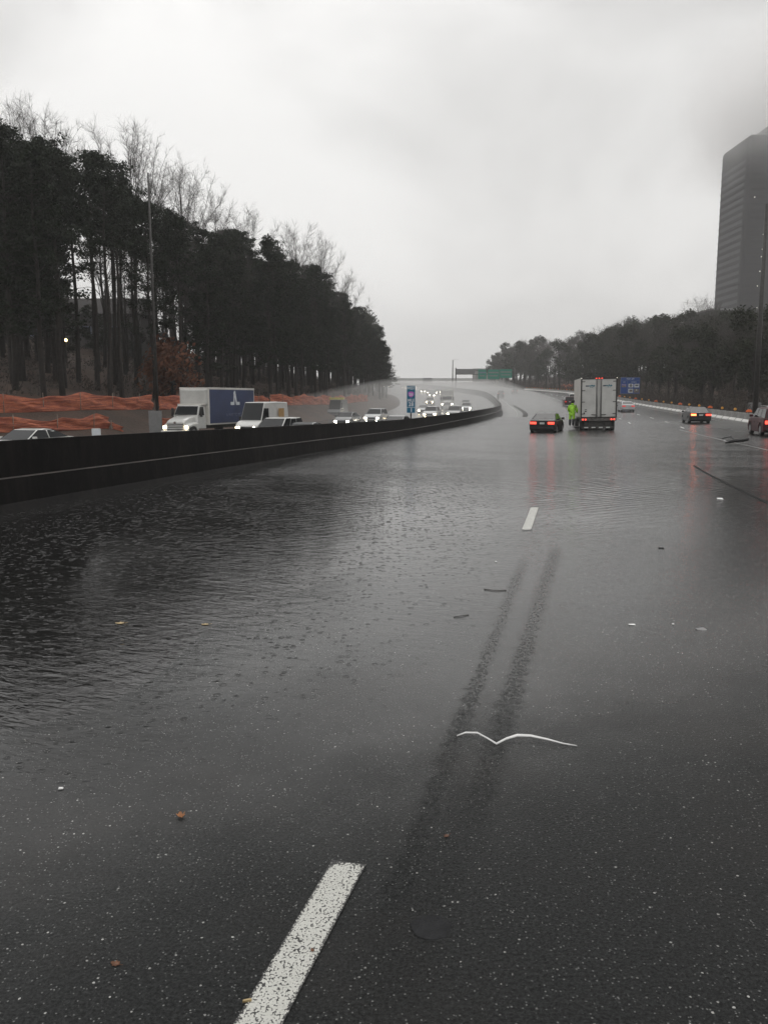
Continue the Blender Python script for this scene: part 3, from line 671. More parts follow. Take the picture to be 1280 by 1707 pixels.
# oncoming box truck (hooded cab)
def hood_truck(label, boxside, front_logo=True, heads='head', name='box_truck'):
    r = empty(name); tag(r, label, 'truck')
    hw = 1.27; z0, z1 = 1.0, 3.85; yb = -1.3; L = 7.3      # +y forward; cargo box from yb back
    MB().box(-hw, hw, yb - L, yb, z0, z1).build('cargo_box', 'boxwarm', r, bevel=.03)
    # smooth wind face above the cab
    MB().loft([[(-hw * .97, yb + .002, 2.5), (hw * .97, yb + .002, 2.5), (hw * .97, yb + .002, z1 - .06), (-hw * .97, yb + .002, z1 - .06)], [(-hw * .88, yb + .16, 2.62), (hw * .88, yb + .16, 2.62), (hw * .88, yb + .16, z1 - .2), (-hw * .88, yb + .16, z1 - .2)]]).build('front_panel', 'boxwhite', r, bevel=.05)
    for s_ in (-1, 1):
        x0, x1 = (hw + .003, hw + .012) if s_ > 0 else (-hw - .012, -hw - .003)
        MB().box(x0, x1, yb - L + .12, yb - .15, z0 + .12, z1 - .14).build('side_graphic', boxside, r)
        g_ = MB(); g_.box(x0, x1 + .004 if s_ > 0 else x1, yb - L, yb, z1 - .12, z1 + .02); g_.build('top_rail', 'boxwarm', r)
    # cab
    cab = [[(-1.05, yb + .05, .75), (1.05, yb + .05, .75), (1.05, yb + .05, 1.75), (.98, yb + .05, 2.5), (-.98, yb + .05, 2.5), (-1.05, yb + .05, 1.75)],
           [(-1.05, yb + 1.25, .75), (1.05, yb + 1.25, .75), (1.05, yb + 1.25, 1.75), (.95, yb + .85, 2.5), (-.95, yb + .85, 2.5), (-1.05, yb + 1.25, 1.75)]]
    MB().loft(cab).build('cab', 'white_paint', r, bevel=.05)
    y1 = yb + 1.25
    panel(MB(), [(1.05, y1, 1.75), (-1.05, y1, 1.75), (-.95, yb + .85, 2.5), (.95, yb + .85, 2.5)], .07, .01).build('windshield', 'glass', r)
    for s_ in (-1, 1):
        q = [(s_ * 1.05, yb + .3, 1.72), (s_ * 1.05, y1 - .1, 1.72), (s_ * .955, yb + .80, 2.42), (s_ * .985, yb + .3, 2.42)]
        if s_ < 0: q = [q[1], q[0], q[3], q[2]]
        panel(MB(), q, .04, .015).build('side_window', 'glass', r)
        MB().box(min(s_ * 1.15, s_ * 1.35), max(s_ * 1.15, s_ * 1.35), y1 - .25, y1 - .15, 1.65, 2.3).build('mirror', 'black_plastic', r, bevel=.02)
        # fenders
        fe = [[(s_ * .78, y1 + yy, .55), (s_ * 1.12, y1 + yy, .55 if abs(yy - .75) > .45 else .95), (s_ * 1.12, y1 + yy, zz - .12), (s_ * 1.0, y1 + yy, zz), (s_ * .78, y1 + yy, zz)] for yy, zz in ((.0, 1.25), (.35, 1.27), (.8, 1.22), (1.2, 1.15), (1.38, 1.05))]
        MB().loft(fe).build('fender', 'white_paint', r, bevel=.03)
        MB().box(min(s_ * .80, s_ * 1.06), max(s_ * .80, s_ * 1.06), y1 + 1.36, y1 + 1.41, .82, 1.0).build('headlight', heads, r, bevel=.02)
        for yy in (y1 + .7, yb - 5.2):
            w_ = MB().cyl((0, 0, 0), .5, (1, 0, 0), .3, 24).build('wheel', 'rubber', r, bevel=.03); w_.location = (s_ * .98, yy, .5)
            MB().cyl((s_ * .14, 0, 0), .27, (1, 0, 0), .04, 18).build('rim', 'steel', w_)
    hood = [[(-.78, y1 + yy, .7), (.78, y1 + yy, .7), (.76, y1 + yy, zz - .08), (.6, y1 + yy, zz), (-.6, y1 + yy, zz), (-.76, y1 + yy, zz - .08)] for yy, zz in ((-.02, 1.72), (.7, 1.62), (1.2, 1.48), (1.40, 1.30))]
    MB().loft(hood).build('hood', 'white_paint', r, bevel=.03)
    gr = MB().box(-.68, .68, y1 + 1.405, y1 + 1.42, .72, 1.22).build('grille', 'black_plastic', r)
    sl = MB(); [sl.box(-.66, .66, y1 + 1.42, y1 + 1.45, .78 + .13 * k, .84 + .13 * k) for k in range(4)]; sl.build('slats', 'white_paint', gr)
    MB().cyl((0, y1 + 1.45, 1.24), .10, (0, 1, 0), .04, 16).build('badge', 'chrome', r)
    MB().box(-1.15, 1.15, y1 + 1.35, y1 + 1.55, .42, .68).build('bumper', 'white_paint', r, bevel=.03)
    MB().box(-1.1, 1.1, yb + .05, yb + .6, 2.505, 2.62).build('sun_visor', 'boxwarm', r, bevel=.02)
    MB().box(-.45, .45, yb - L, y1 + 1, .7, .98).build('chassis', 'dark_steel', r)
    return r
ht = hood_truck('white box truck with a blue side heading toward the camera behind the median wall', 'boxblue')
# emblem on the visible side (the truck's left side, x = -hw when facing +y is on ... both sides carried)
for s_ in (-1, 1):
    x = s_ * 1.285; rot = (R(90), 0, R(90) if s_ > 0 else R(-90)); yc = -5.3
    k = -s_
    def P(a, b): return (x + s_ * .004, yc - k * a * -1, b)
    e = MB()
    e.add([P(-.75, 1.95 + .55), P(-.32, 2.5), P(-.28, 2.75), P(-.75, 2.75)], [(0, 1, 2, 3)])
    e.add([P(.22, 2.5), P(.7, 2.5), P(.7, 2.75), P(.26, 2.75)], [(0, 1, 2, 3)])
    e.add([P(-.38, 2.5), P(-.18, 2.5), P(.07, 3.25), P(.02, 3.62), P(-.08, 3.62)], [(0, 1, 2, 3, 4)])
    e.add([P(.10, 2.5), P(.28, 2.5), P(.20, 3.3), P(.23, 3.45), P(.05, 3.68), P(.0, 3.25)], [(0, 1, 2, 3, 4, 5)])
    e.build('emblem', 'logo', ht)
    text('A WAY TO MOVE', .36, 'logofaint', ht, (x + s_ * .006, yc, 1.72), rot, 'side_lettering')
head_w = lambda y: math.pi + hd(y)
place(ht, -15.0, 60.6, R(180) + R(19))
vn = car('white_van', 'van', 'white_paint', 'white high roof van with lit headlights behind the blue sided truck', 'van', heads='head')
place(vn, -9.4, 62.5, R(180) + R(17))
for s_ in (-1, 1): MB().box(min(s_ * .99, s_ * 1.0), max(s_ * .99, s_ * 1.0), -1.75, -.75, 1.45, 2.2).build('side_decal', mat('tan_decal', (.4, .24, .09), .5, var=.1), vn)

sc = lambda x, Y: ((x - 640) / 1328) * Y
oncoming = [
 ('white_car', 'sedan', 'white_paint', 'white car roof showing above the median wall at the left edge', 55, 39, None),
 ('white_suv', 'minivan', 'white_paint', 'pale car roof beside the white van just above the median wall', 466, 52, 'head'),
 ('dark_sedan', 'sedan', 'grey_paint', 'dark car roof right of the white van above the median wall', 510, 50, None),
 ('grey_sedan', 'sedan', 'grey_paint', 'grey car with a white and a yellow lit headlight in road spray', 580, 84, 'headw'),
 ('beige_car', 'suv', 'silver_paint', 'pale car with two bright headlights left of the dark hatchback', 627, 90, 'headw'),
 ('dark_hatchback', 'sedan', 'grey_paint', 'dark car roof just left of the mile marker sign', 662, 66, None),
 ('silver_car', 'suv', 'silver_paint', 'silver car with headlights lit right of the mile marker sign', 719, 106, 'head'),
 ('dark_car', 'suv', 'grey_paint', 'dark car with headlights lit in front of the distant white lorry', 757, 108, 'head'),
 ('pale_car', 'sedan', 'silver_paint', 'pale low car with one bright lamp left of the distant lorry', 706, 135, 'head'),
 ('dark_pickup', 'suv', 'grey_paint', 'dark vehicle with a lit headlamp beyond the pale low car', 716, 185, 'head'),
 ('white_car', 'suv', 'silver_paint', 'car with bright twin headlights in the lane right of the distant lorry', 776, 140, 'headw'),
 ('white_car', 'suv', 'silver_paint', 'car with headlights just behind the twin lamp car right of the lorry', 775, 168, 'headw')]
for (nm, kd, pt, lb, px, Y, hds) in oncoming:
    o = car(nm, kd, pt, lb, 'car', heads=hds, tails='taildim', mirrors=Y < 100)
    place(o, sc(px, Y), Y, R(180) + hd(Y))
far = [(671, 395), (689, 380), (703, 300), (709, 305), (714, 270), (721, 262), (728, 285), (645, 430), (694, 410), (718, 235), (637, 420)]
proto = car('distant_car', 'sedan', 'grey_paint', 'tiny distant car with lit headlights coming out of the haze', 'car', heads='headw', mirrors=False, group='distant oncoming cars with headlights')
for k, (px, Y) in enumerate(far):
    o = proto if k == 0 else copy_tree(proto)
    place(o, sc(px, Y), Y, R(180) + hd(Y) - R(4))
lorry = hood_truck('distant white lorry with headlights approaching in the middle of the oncoming lanes', 'boxwarm', heads='headw', name='lorry')
place(lorry, sc(744, 160), 160, R(180) + hd(160) - R(3), dz=.1)
far2 = [(832, 235, 'minivan', 'grey_paint', 'dark vehicle far up the right lanes near the bend'), (855, 262, 'suv', 'grey_paint', 'small dark vehicle under the green overhead signs'),
        (949, 172, 'suv', 'white_paint', 'white vehicle beyond the barrier peeking left of the box truck')]
for (px, Y, kd, pt, lb) in far2:
    o = car('distant_vehicle', kd, pt, lb, 'car', mirrors=False); place(o, sc(px, Y), Y, R(5))
# roadside work vehicle with a yellow top
wv = car('work_truck', 'van', 'grey_paint', 'dark work vehicle with a pale yellow roof bar at the foot of the left bank', 'truck', mirrors=False)
place(wv, sc(564, 118), 118, R(180) + hd(118), dz=-.1)
MB().box(-1.05, 1.05, .2, 1.0, 2.72, 3.02).build('roof_bar', 'yellow', wv, bevel=.03)

# ------------------------------------------------------------------ person
def person():
    r = empty('person'); tag(r, 'person in a bright yellow green rain suit beside the rear wheel of the box truck', 'person')
    def skin(name, verts, edges, rads, mt, parent, sub=2):
        me = bpy.data.meshes.new(name); me.from_pydata(verts, edges, []); me.materials.append(M[mt])
        o = bpy.data.objects.new(name, me); COL.objects.link(o); o.parent = parent
        o.modifiers.new('skin', 'SKIN').use_smooth_shade = True
        if not me.skin_vertices: 
            bpy.context.view_layer.objects.active = o
        sv = me.skin_vertices[0].data if me.skin_vertices else None
        if sv:
            for i, q in enumerate(rads): sv[i].radius = q if isinstance(q, tuple) else (q, q)
            sv[0].use_root = True
        su = o.modifiers.new('subsurf', 'SUBSURF'); su.levels = sub; su.render_levels = sub
        return o
    # facing +x (towards the truck), leaning a little; z up
    V = [(0, 0, .95), (.02, 0, 1.15), (.05, 0, 1.38), (.07, 0, 1.50), (.09, 0, 1.60), (.11, 0, 1.70), (.115, 0, 1.76),
         (.05, .20, 1.42), (.10, .28, 1.15), (.32, .24, 1.02), (.40, .23, 1.0),
         (.05, -.20, 1.42), (.06, -.29, 1.14), (.26, -.27, .98), (.34, -.26, .96),
         (.0, .11, .90), (.05, .12, .50), (-.02, .12, .09), (.14, .13, .04),
         (-.0, -.11, .90), (-.02, -.13, .50), (-.12, -.13, .09), (.04, -.14, .04)]
    E_ = [(0, 1), (1, 2), (2, 3), (3, 4), (4, 5), (5, 6), (2, 7), (7, 8), (8, 9), (9, 10), (2, 11), (11, 12), (12, 13), (13, 14), (0, 15), (15, 16), (16, 17), (17, 18), (0, 19), (19, 20), (20, 21), (21, 22)]
    rd = [(.14, .17), (.12, .16), (.12, .17), .06, .06, (.10, .08), .07, .065, .05, .038, .03, .065, .05, .038, .03, .09, .06, .045, .04, .09, .06, .045, .04]
    b = skin('body', V, E_, rd, 'skin', r)
    J = [(0, 0, .85), (.02, 0, 1.12), (.05, 0, 1.36), (.065, 0, 1.47), (.04, .21, 1.40), (.10, .30, 1.15), (.31, .25, 1.03), (.04, -.21, 1.40), (.06, -.31, 1.14), (.25, -.28, .99)]
    skin('jacket', J, [(0, 1), (1, 2), (2, 3), (2, 4), (4, 5), (5, 6), (2, 7), (7, 8), (8, 9)], [(.20, .23), (.19, .22), (.19, .25), .10, .125, .11, .09, .125, .11, .09], 'hivis', r)
    Tt = [(0, 0, .93), (.0, .11, .86), (.05, .125, .50), (.0, .125, .40), (.0, -.11, .86), (-.02, -.135, .55), (-.06, -.135, .42)]
    skin('trousers', Tt, [(0, 1), (1, 2), (2, 3), (0, 4), (4, 5), (5, 6)], [(.16, .18), .125, .10, .085, .125, .10, .085], 'hivis', r)
    for k, (a, c) in enumerate((((.02, .12, .44), (.15, .13, .05)), ((-.07, -.13, .46), (.05, -.14, .05)))):
        MB().tube([a, (a[0] - .02, a[1], .2), (a[0] - .03, a[1], .08), c], [.10, .085, .075, .05], 8).build('boot', 'darkcloth', r)
    MB().ellip((.09, 0, 1.75), (.135, .125, .14)).build('hair', 'hair', r)
    MB().ellip((.02, 0, 1.55), (.11, .12, .07)).build('hood', 'hivis', r)
    # face features
    f = MB()
    f.loft([[(.205, -.015, 1.68), (.205, .015, 1.68), (.20, 0, 1.73)], [(.235, -.008, 1.68), (.235, .008, 1.68), (.215, 0, 1.70)]]); f.build('nose', 'skin', r)
    for s_ in (-1, 1): MB().ellip((.196, s_ * .035, 1.72), (.012, .014, .01), 8, 5).build('eye', 'black_plastic', r)
    # reflective bands on jacket hem
    # hands: palm with four fingers and a thumb
    for (hx, hy, hz) in ((.40, .235, 1.0), (.34, -.265, .96)):
        h = MB().ellip((hx + .03, hy, hz), (.05, .025, .045), 8, 5)
        for q in range(4):
            z = hz + .033 - q * .022; ln = (.07, .08, .075, .06)[q]
            h.tube([(hx + .065, hy, z), (hx + .065 + ln * .6, hy - .005, z - .008), (hx + .065 + ln, hy - .02, z - .02)], [.010, .009, .007], 6)
        h.tube([(hx + .02, hy - .02, hz + .035), (hx + .06, hy - .045, hz + .045)], [.012, .009], 6)
        h.build('hand', 'skin', r)
    return r
pr = person(); place(pr, 14.12, 60.4, R(4), z=-2.04); pr.rotation_euler = (0, R(3), R(62)); pr.scale = (1.04, 1.04, 1.04)

# ------------------------------------------------------------------ concrete barriers on the right
def cb():
    r = empty('concrete_barrier'); L = 2.96
    prof = [(-.3, 0), (-.3, .07), (-.16, .28), (-.085, .81), (.085, .81), (.16, .28), (.3, .07), (.3, 0)]
    MB().loft([[(u, -L / 2, v) for u, v in prof], [(u, L / 2, v) for u, v in prof]]).build('block', 'concrete', r, bevel=.01)
    MB().loft([[(u - .001, q, v) for u, v in [(-.303, .0), (-.303, .072), (-.165, .275), (-.155, .275), (-.29, .07), (-.29, 0)]] for q in (-L / 2 + .05, L / 2 - .05)]).build('lit_base', 'litbase', r)
    return r
M['litbase'] = mat('lit_base_tone', (.72, .71, .68), .4, var=.1, vscale=2)  # brightness of the lit lower slope put into the colour of this strip
y = 36.0; k = 0; b0 = cb(); bars = []
while y < 345:
    o = b0 if k == 0 else copy_tree(b0)
    x = XR(y); h = math.atan((XR(y + 2) - XR(y - 2)) / 4)
    o.location = (x, y, zroad(x, y) - .02); o.rotation_euler = (0, 0, -h)
    tag(o, 'weathered concrete barrier block in the row along the right road edge', 'barrier', 'concrete barrier blocks along the right edge')
    bars.append((x, y, h)); y += 3.02 * math.cos(h); k += 1
def wl_(kind):
    r = empty('warning_light')
    MB().box(-.03, .03, -.03, .03, 0, .12).build('bracket', 'black_plastic', r)
    if kind == 0: MB().cyl((0, 0, .24), .13, (0, 1, 0), .09, 14).build('lens', 'yelloworange', r, bevel=.02)
    else: MB().box(-.24, .24, -.06, .06, .10, .26).box(-.12, .12, -.05, .05, .262, .34).build('lens', 'orange', r, bevel=.02)
    return r
w0, w1 = wl_(0), wl_(1); fst = [True, True]
for i, (x, y, h) in enumerate(bars):
    if i % 2: continue
    kd = 0 if (i // 2) % 3 else 1
    src = (w0, w1)[kd]; o = src if fst[kd] else copy_tree(src); fst[kd] = False
    o.location = (x, y, zroad(x, y) + .79); o.rotation_euler = (0, 0, -h)
    if kd == 0: tag(o, 'small round amber warning light on top of a concrete barrier block', 'warning light', 'amber warning lights on the barriers')
    else: tag(o, 'wide orange marker lying on top of a concrete barrier block', 'marker', 'orange markers on the barriers')
# utility cabinet
cbt = empty('utility_cabinet', (36.6, 79.5, gz(36.6, 79.5))); tag(cbt, 'grey utility cabinet behind the concrete barrier left of the dark red car', 'cabinet')
MB().box(-.5, .5, -.4, .4, 0, 1.75).build('housing', 'steel', cbt, bevel=.03); MB().box(-.42, .42, -.42, -.403, .1, 1.55).build('door', 'signgrey', cbt)

# ------------------------------------------------------------------ signs
def at(px, py, Y):
    a, b = (px - 640) / 1328, (853.5 - py) / 1328
    r = Vector((a, math.cos(PITCH) + b * math.sin(PITCH), -math.sin(PITCH) + b * math.cos(PITCH)))
    return r * (Y / r.y)
# mile marker on the median wall
Ym = 56.0; p = at(685, 697, Ym); xm_ = XM(Ym)
Ym = 52.0
for _ in range(12):
    p = at(684.8, 698, Ym); Ym += (p.x - XM(Ym)) * 1.2
topz = ZM(Ym) + interp(TWH, Ym); s0 = Ym / 1328 * 1.02
ms = empty('mile_marker_sign', (p.x, Ym, topz)); tag(ms, 'tall blue mile marker sign reading WEST 285 MILE 28 on the median wall', 'sign')
hS = 43 * s0; wS = 13.2 * s0; zb_ = at(685, 688, Ym).z - topz
MB().tube([(0, 0, -.25), (0, 0, zb_ + hS * .8)], .045, 8).build('post', 'dark_steel', ms)
MB().box(-wS / 2 - .02, wS / 2 + .02, -.075, -.055, zb_ - .02, zb_ + hS + .02).build('border', 'signwhite', ms)
pn = MB().box(-wS / 2, wS / 2, -.085, -.0755, zb_, zb_ + hS).build('panel', 'signteal', ms)
rt = (R(90), 0, 0); yf = -.092
text('WEST', .155 * hS, 'signwhite', pn, (0, yf, zb_ + hS * .915), rt, wide=.82, bold=.006)
sh = MB(); sw = wS * .33; zc = zb_ + hS * .70
sh.add([(-sw, yf, zc + .12), (0, yf, zc + .16), (sw, yf, zc + .12), (sw * 1.05, yf, zc - .05), (sw * .6, yf, zc - .17), (0, yf, zc - .22), (-sw * .6, yf, zc - .17), (-sw * 1.05, yf, zc - .05)], [tuple(range(8))]); sh.build('shield', 'signpink', pn)
text('285', .135 * hS, 'signwhite', pn, (0, yf - .006, zc - .04), rt, wide=.8, bold=.004)
text('MILE', .145 * hS, 'signwhite', pn, (0, yf, zb_ + hS * .46), rt, wide=.84, bold=.006)
text('28', .20 * hS, 'signwhite', pn, (0, yf, zb_ + hS * .31), rt, wide=1, bold=.008)
MB().box(-wS / 2, wS / 2, yf, yf + .005, zb_ + hS * .192, zb_ + hS * .208).build('divider', 'signwhite', pn)
text('1', .20 * hS, 'signwhite', pn, (.02, yf, zb_ + hS * .10), rt, wide=1.1, bold=.01)
# blue motorist service sign
Yb = 155; p0 = at(1033, 656.5, Yb); p1 = at(1066.5, 629, Yb); wB = p1.x - p0.x; hB = p1.z - p0.z; cx = (p0.x + p1.x) / 2; gz_ = gz(cx, Yb)
bs = empty('services_sign', (cx, Yb, gz_)); tag(bs, 'large blue roadside services sign with small logo panels in front of the dark woods', 'sign'); zq = p0.z - gz_
for s_ in (-1, 1): MB().box(s_ * wB * .3 - .06, s_ * wB * .3 + .06, .05, .17, -.5, zq + hB * .8).build('post', 'dark_steel', bs)
MB().box(-wB / 2, wB / 2, 0, .04, zq, zq + hB).build('border', 'logofaint', bs)
pb = MB().box(-wB / 2 + .07, wB / 2 - .07, -.02, -.003, zq + .07, zq + hB - .07).build('panel', 'signblue', bs)
U = lambda u: -wB / 2 + u * wB
Vv = lambda v: zq + (1 - v) * hB
def rect(u0, v0, u1, v1, mt, d=-.03, nm='logo_panel', par=pb): return MB().box(U(u0), U(u1), d, d + .008, Vv(v1), Vv(v0)).build(nm, mt, par)
text('FOOD - EXIT', .32, 'signwhite', pb, (0, -.03, Vv(.10)), rt, wide=.8, bold=.004)
rect(.03, .19, .97, .205, 'logofaint', nm='divider'); rect(.345, .21, .36, .97, 'logofaint', nm='divider')
text('GAS', .26, 'signwhite', pb, (U(.19), -.03, Vv(.29)), rt, wide=.9); text('LODGING', .26, 'signwhite', pb, (U(.67), -.03, Vv(.29)), rt, wide=.9)
M['lilac'] = mat('logo_lilac', (.22, .18, .34), .5, var=.2)
M['tanlogo'] = mat('logo_tan', (.2, .17, .15), .5, var=.4)
rect(.06, .40, .29, .5, 'lilac'); rect(.06, .51, .29, .6, 'tanlogo', nm='logo_panel')
l = rect(.41, .39, .66, .61, 'signwhite'); MB().cyl((U(.535), -.036, Vv(.5)), .28, (0, 1, 0), .008, 16).build('mark', 'signgrey', pb)
l = rect(.71, .39, .96, .61, 'signwhite'); rect(.76, .44, .92, .54, 'grey_paint', -.04, 'mark')
l = rect(.41, .69, .66, .93, 'signwhite'); rect(.46, .74, .62, .88, 'tanlogo', -.04, 'mark')
l = rect(.71, .69, .96, .93, 'tanlogo'); MB().cyl((U(.84), -.04, Vv(.77)), .13, (0, 1, 0), .008, 16).build('mark', 'signwhite', pb)
# overhead sign gantry
Yg = 330
def gpt(px, py): return at(px, py, Yg)
gl, gr_ = gpt(759.5, 650), gpt(857, 646)
ga = empty('sign_gantry', (gl.x, Yg, 0)); tag(ga, 'overhead gantry with green highway signs and a grey panel far down the road', 'sign')
def gx_(px): return gpt(px, 640).x - gl.x
for px in (759.5, 857): 
    xx = gx_(px); MB().tube([(xx, .3, zroad(gl.x + xx, Yg) - .5), (xx, .3, gpt(px, 613).z)], .22, 8).build('post', 'dark_steel', ga)
tr = MB()
for zz in (gpt(0, 624).z, gpt(0, 617).z): tr.tube([(0, .3, zz), (gx_(857), .3, zz)], .12, 6)
nb = 14
for k in range(nb):
    a, b = gx_(857) * k / nb, gx_(857) * (k + 1) / nb; zz = (gpt(0, 624).z, gpt(0, 617).z)
    tr.tube([(a, .3, zz[k % 2]), (b, .3, zz[1 - k % 2])], .05, 5)
tr.build('truss', 'dark_steel', ga)
for (a, b, t0, t1, mt) in ((760, 791, 615, 623.5, 'signgrey'), (796.5, 810, 616, 632, 'signgreen'), (812.5, 831.5, 616, 632, 'signgreen'), (832.5, 852.5, 615.5, 630, 'signgreen')):
    z0_, z1_ = gpt(0, t1).z, gpt(0, t0).z
    p_ = MB().box(gx_(a), gx_(b), -.1, 0, z0_, z1_).build('sign_panel', mt, ga)
    if mt == 'signgreen':
        MB().box(gx_(a) + .3, gx_(b) - .3, -.13, -.105, z0_ + (z1_ - z0_) * .62, z0_ + (z1_ - z0_) * .75).build('lettering', 'logofaint' if a < 800 else 'steel', p_)
        MB().box(gx_(a) + .6, gx_(b) - .6, -.13, -.105, z0_ + (z1_ - z0_) * .3, z0_ + (z1_ - z0_) * .4).build('lettering', 'steel', p_)
# second distant gantry panel over the oncoming lanes
q0, q1 = at(705, 640, 470), at(720, 630, 470); g2 = empty('overhead_sign', (q0.x, 470, 0)); tag(g2, 'small grey back of an overhead sign in the far haze', 'sign')
MB().box(0, q1.x - q0.x, 0, .3, q0.z, q1.z).build('panel', 'signgrey', g2)
for xx in (0.2, q1.x - q0.x - .2): MB().tube([(xx, .4, 5.5), (xx, .4, q0.z + .5)], .15, 6).build('post', 'dark_steel', g2)
# small back-of-sign on the median wall at the bend
Yd = 168; dl = empty('wall_sign', (XM(Yd), Yd, ZM(Yd) + interp(TWH, Yd) - .05)); tag(dl, 'narrow dark sign standing on the median wall at the bend', 'sign')
MB().tube([(0, 0, 0), (0, 0, 1.2)], .05, 6).build('post', 'dark_steel', dl); MB().box(-.2, .2, -.06, -.03, .25, 1.35).build('panel', 'grey_paint', dl)

# ------------------------------------------------------------------ light poles
def pole(x, y, zb, zt, r0, r1, lean, label, arm=None):
    r = empty('light_pole', (x, y, zb)); tag(r, label, 'light pole'); H = zt - zb
    MB().tube([(0, 0, -.5), (lean * .5, 0, H * .5), (lean, 0, H)], [r0, (r0 + r1) / 2, r1], 10).build('pole', 'dark_steel', r)
    MB().cyl((0, 0, .3), r0 * 1.8, (0, 0, 1), .6, 12).build('base', 'bridgeconc', r)
    if arm:
        MB().tube([(lean, 0, H - .1), (lean + arm * .5, 0, H + .25), (lean + arm, 0, H + .3)], .05, 6).build('arm', 'dark_steel', r)
        MB().ellip((lean + arm * 1.1, 0, H + .26), (.32, .16, .08)).build('lamp_head', 'dark_steel', r)
    return r
pl_ = at(262, 665, 72); pt_ = at(247, 288, 72); pole(pl_.x, 72, gz(pl_.x, 72), pt_.z, .16, .07, pt_.x - pl_.x, 'slender grey light pole in front of the pine wood', None)
pl_ = at(1259, 670, 76); pt_ = at(1277.5, 340, 76); pole(pl_.x, 76, gz(pl_.x, 76), pt_.z, .26, .15, pt_.x - pl_.x, 'thick dark light pole at the right edge in front of the tower', None)
pl_ = at(754, 648, 420); pt_ = at(754, 600, 420); pole(pl_.x, 420, 5, pt_.z, .35, .2, 0, 'thin mast rising from the haze left of the gantry', 2.5)
pl_ = at(640.5, 650, 300); pt_ = at(636, 612, 300); pole(pl_.x - 2, 300, 2, pt_.z, .14, .1, 0, 'distant thin light pole at the end of the left wood', -2)

# ------------------------------------------------------------------ bridge in the haze
br = empty('overpass', (-40, 1150, 0)); tag(br, 'pale concrete overpass crossing the road far away in the haze', 'bridge')
zt_ = at(0, 630.5, 1150).z; zb_2 = at(0, 635, 1150).z
MB().box(-230, 190, 0, 14, zb_2, zt_ - .9).build('deck', 'bridgeconc', br); MB().box(-230, 190, -.1, .2, zt_ - .89, zt_).build('parapet', 'bridgeconc', br)
for xx in (-150, -80, 8, 60, 130): MB().cyl((xx, 6, 8), .8, (0, 0, 1), 2 * (zb_2 - 8.2), 12).build('pier', 'bridgeconc', br)
# low building beyond the green signs
bb = empty('distant_building', (82, 620, 8)); tag(bb, 'flat roofed building dim in the haze behind the green signs', 'building')
MB().box(-12, 14, 0, 20, 0, 13.5).build('wall', 'bridgeconc', bb); MB().box(-13.5, 15, -1, 21, 13.5, 14.6).build('roof', 'signgrey', bb)

# ------------------------------------------------------------------ tower
def tower():
    X0, X1, Y0, Y1 = 173.5, 238, 400, 430
    r = empty('office_tower', (X0, Y0, 10)); tag(r, 'tall dark office tower with its top lost in low cloud', 'building')
    Wt, D, H = X1 - X0, Y1 - Y0, 114.5
    rc = 1.6
    def outline(ins, z):
        pts = [(ins, D - ins, z), (ins, rc, z)] + [(ins + rc * (1 - math.cos(a)) * .9, ins + rc * (1 - math.sin(a)) * .9 if False else rc - (rc - ins) * math.sin(a), z) for a in (R(30), R(60))] + [(rc, ins, z), (Wt - ins, ins, z), (Wt - ins, D - ins, z)]
        return pts
    MB().loft([outline(0, -8), outline(0, H - 2.2), outline(.5, H - .7), outline(1.5, H)]).build('wall', 'tower', r)
    MB().box(13, Wt, 3, D - 3, H + .002, H + 8).build('crown', 'tower', r, bevel=3)
    fl = 3.45; n = int((H - 8) / fl)
    for k in range(n):
        z = 2 + k * fl
        b = MB(); b.box(rc + .6, 19.0, -.08, -.01, z, z + 1.7); b.box(20.6, Wt - 1, -.08, -.01, z, z + 1.7); b.box(-.08, -.01, rc + 1, D - 1, z, z + 1.7)
        b.build('window_band', 'towerglass', r)
        s = MB(); s.box(rc, Wt + .3, -.35, -.1, z + 1.75, z + 1.95); s.box(-.35, -.1, rc, D + .3, z + 1.75, z + 1.95); s.build('balcony_slab', 'tower', r)
    for (u, fz) in ((3, 24), (8.3, 19), (8.3, 17.6), (8.0, 16.2), (7.8, 14.9), (7.5, 9.3), (9.5, 9.7), (5.5, 3.4), (7, 12), (14, 21), (12, 6.5)):
        k = int(fz) ; z = 2 + k * fl
        MB().box(u + 1, u + 1.4, -.12, -.082, z + .6, z + 1.05).build('lit_window', 'lit', r)
    return r
tower()
wg = empty('tower_wing', (159, 398, 8)); tag(wg, 'low dark wing left of the tower foot above the trees', 'building')
zw = at(0, 517, 398).z - 8
MB().box(0, 14, 0, 30, 0, zw).build('wall', 'tower', wg); MB().box(-.4, 14.2, -.4, 30.2, zw, zw + .8).build('parapet', 'signgrey', wg)

